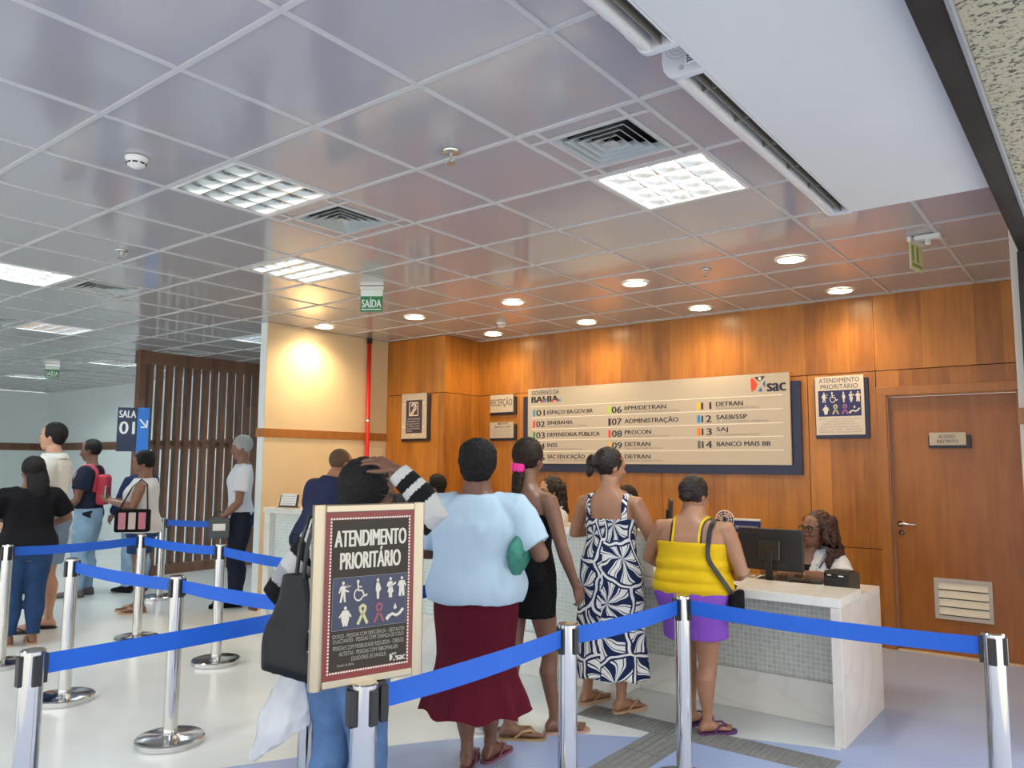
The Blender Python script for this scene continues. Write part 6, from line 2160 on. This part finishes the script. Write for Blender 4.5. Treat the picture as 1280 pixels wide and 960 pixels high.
M_top = mat('white_knit', (0.70, 0.68, 0.66), .9)
p = Person(-7.80, 3.97, radians(142), 1.585, W=1.08, D=1.2, waist=1.12, skin=M_skin_m, thick=1.08)
p.head(yaw=.1, pitch=.45)
p.arm('R', (0.245, 0.02, 1.05), (0.10, 0.27, 1.10), n=(-.4, 0, 1), curl=.7)
p.arm('L', (-0.245, 0.04, 1.05), (-0.08, 0.28, 1.10), n=(.4, 0, 1), curl=.7)
p.leg('R', (0.08, 0.02), z0=.016); p.leg('L', (-0.08, -0.05), z0=.016)
p.build('woman in white sleeveless top and dark shorts looking down at her phone', vox=.009)
mb = MB(); p.cap(mb, t=.012, back=-.030, ztop=.034, low=.06); mb.ell(p.hp((0, -.10, .05)), (.05, .04, .05), 14, 10)
p.hair(mb, M_hair, .008, amp=.005, fq=60)
tee(p, M_top, 0, .034, .82, 'sleeveless_top')
p.pants('shorts', M_dj, upto=.60, off=.018, top=.93, flare=.015)
for sd in 'RL': p.soles(sd, M_tansole, .016, M_tansole)
t = empty('phone', (p.x, p.y, 0), p.hd)
tag(t, 'phone in a pale case held by the woman in white sleeveless top', 'phone')
MB().bevbox((-.04, .335, 1.105), (.04, .345, 1.25), .005, mtx=Matrix.Translation((0, .0, 0))).build('case', mat('phone_pale', (0.5, 0.55, 0.45), .4), t)
MB().bevbox((-.035, .3335, 1.115), (.035, .3355, 1.242), .0005).build('screen', M_black, t)
t = empty('handbag', (p.x, p.y, 0), p.hd)
tag(t, 'black handbag with pink and cream blocks on the hip of the woman in white', 'bag')
b = V((-.250, .03, .93))
MB().bevbox((-.045, -.16, -.12), (.035, .16, .10), .02, mtx=Matrix.Translation(b)).build('bag_body', M_blackcloth, t, angle=50)
for k, c_ in enumerate(((.55, .18, .22), (.6, .5, .45), (.55, .22, .26))):
    MB().bevbox((-.0475, -.125 + .09 * k, -.09), (-.0455, -.06 + .09 * k, .07), .0008, mtx=Matrix.Translation(b)).build('colour_block', mat('block_%d' % k, c_, .7), t)
MB().tube([b + V((0, -.13, .09)), p.shoulder(-1) + V((.0, -.06, .02)), p.shoulder(-1) + V((.03, 0, .072)), p.shoulder(-1) + V((-.01, .07, .0)), b + V((0, .13, .09))], .008, 8).build('strap', M_black, t, smooth=True)

p = Person(-7.36, 4.80, radians(148), 1.76, W=1.02, D=1.0, hip=.9, sh=1.06, skin=M_skin_m)
p.head(yaw=.1, pitch=.1)
p.arm('R', (0.26, 0.02, 1.08), (0.22, 0.18, .88), n=(-1, 0, 0), curl=.5); p.arm('L', (-0.26, 0.02, 1.08), (-0.2, 0.2, .90), n=(1, 0, 0), curl=.5)
p.leg('R', (0.10, 0.0), foot=False); p.leg('L', (-0.10, 0.03), foot=False)
p.build('man in white T-shirt and dark trousers standing beside the end of the cream wall', vox=.009)
mb = MB(); p.cap(mb, t=.012, back=-.022, ztop=.040)
mb.loft([[p.hp((.06 * cos(a) * w_, .045 + y + .05 * sin(a) * w_, .052 - y * .25)) for a in [2 * pi * i / 20 for i in range(20)]] for y, w_ in ((0, 1.0), (.012, 1.0))])
p.hair(mb, mat('grey_cap', (0.30, 0.31, 0.30), .8), .008, name='cap')
tee(p, mat('white_cotton', (0.66, 0.69, 0.74), .85), .65)
p.pants('trousers', M_navyp, off=.018, top=.92)
for sd in 'RL': p.shoe(sd, M_blackcloth)
t = empty('shoulder_bag', (p.x, p.y, 0), p.hd)
tag(t, 'black and white bag hanging at the hip of the man in white T-shirt', 'bag')
MB().bevbox((-.28, .10, .72), (-.20, .30, .93), .02).build('bag_body', mat('bag_grey', (0.08, 0.09, 0.10), .7), t, angle=50)
MB().bevbox((-.284, .14, .80), (-.281, .26, .87), .001).build('white_panel', M_white, t)
MB().tube([(-.24, .12, .92), (-.21, .20, 1.00), (-.24, .28, .92)], .007, 8).build('strap', M_black, t, smooth=True)
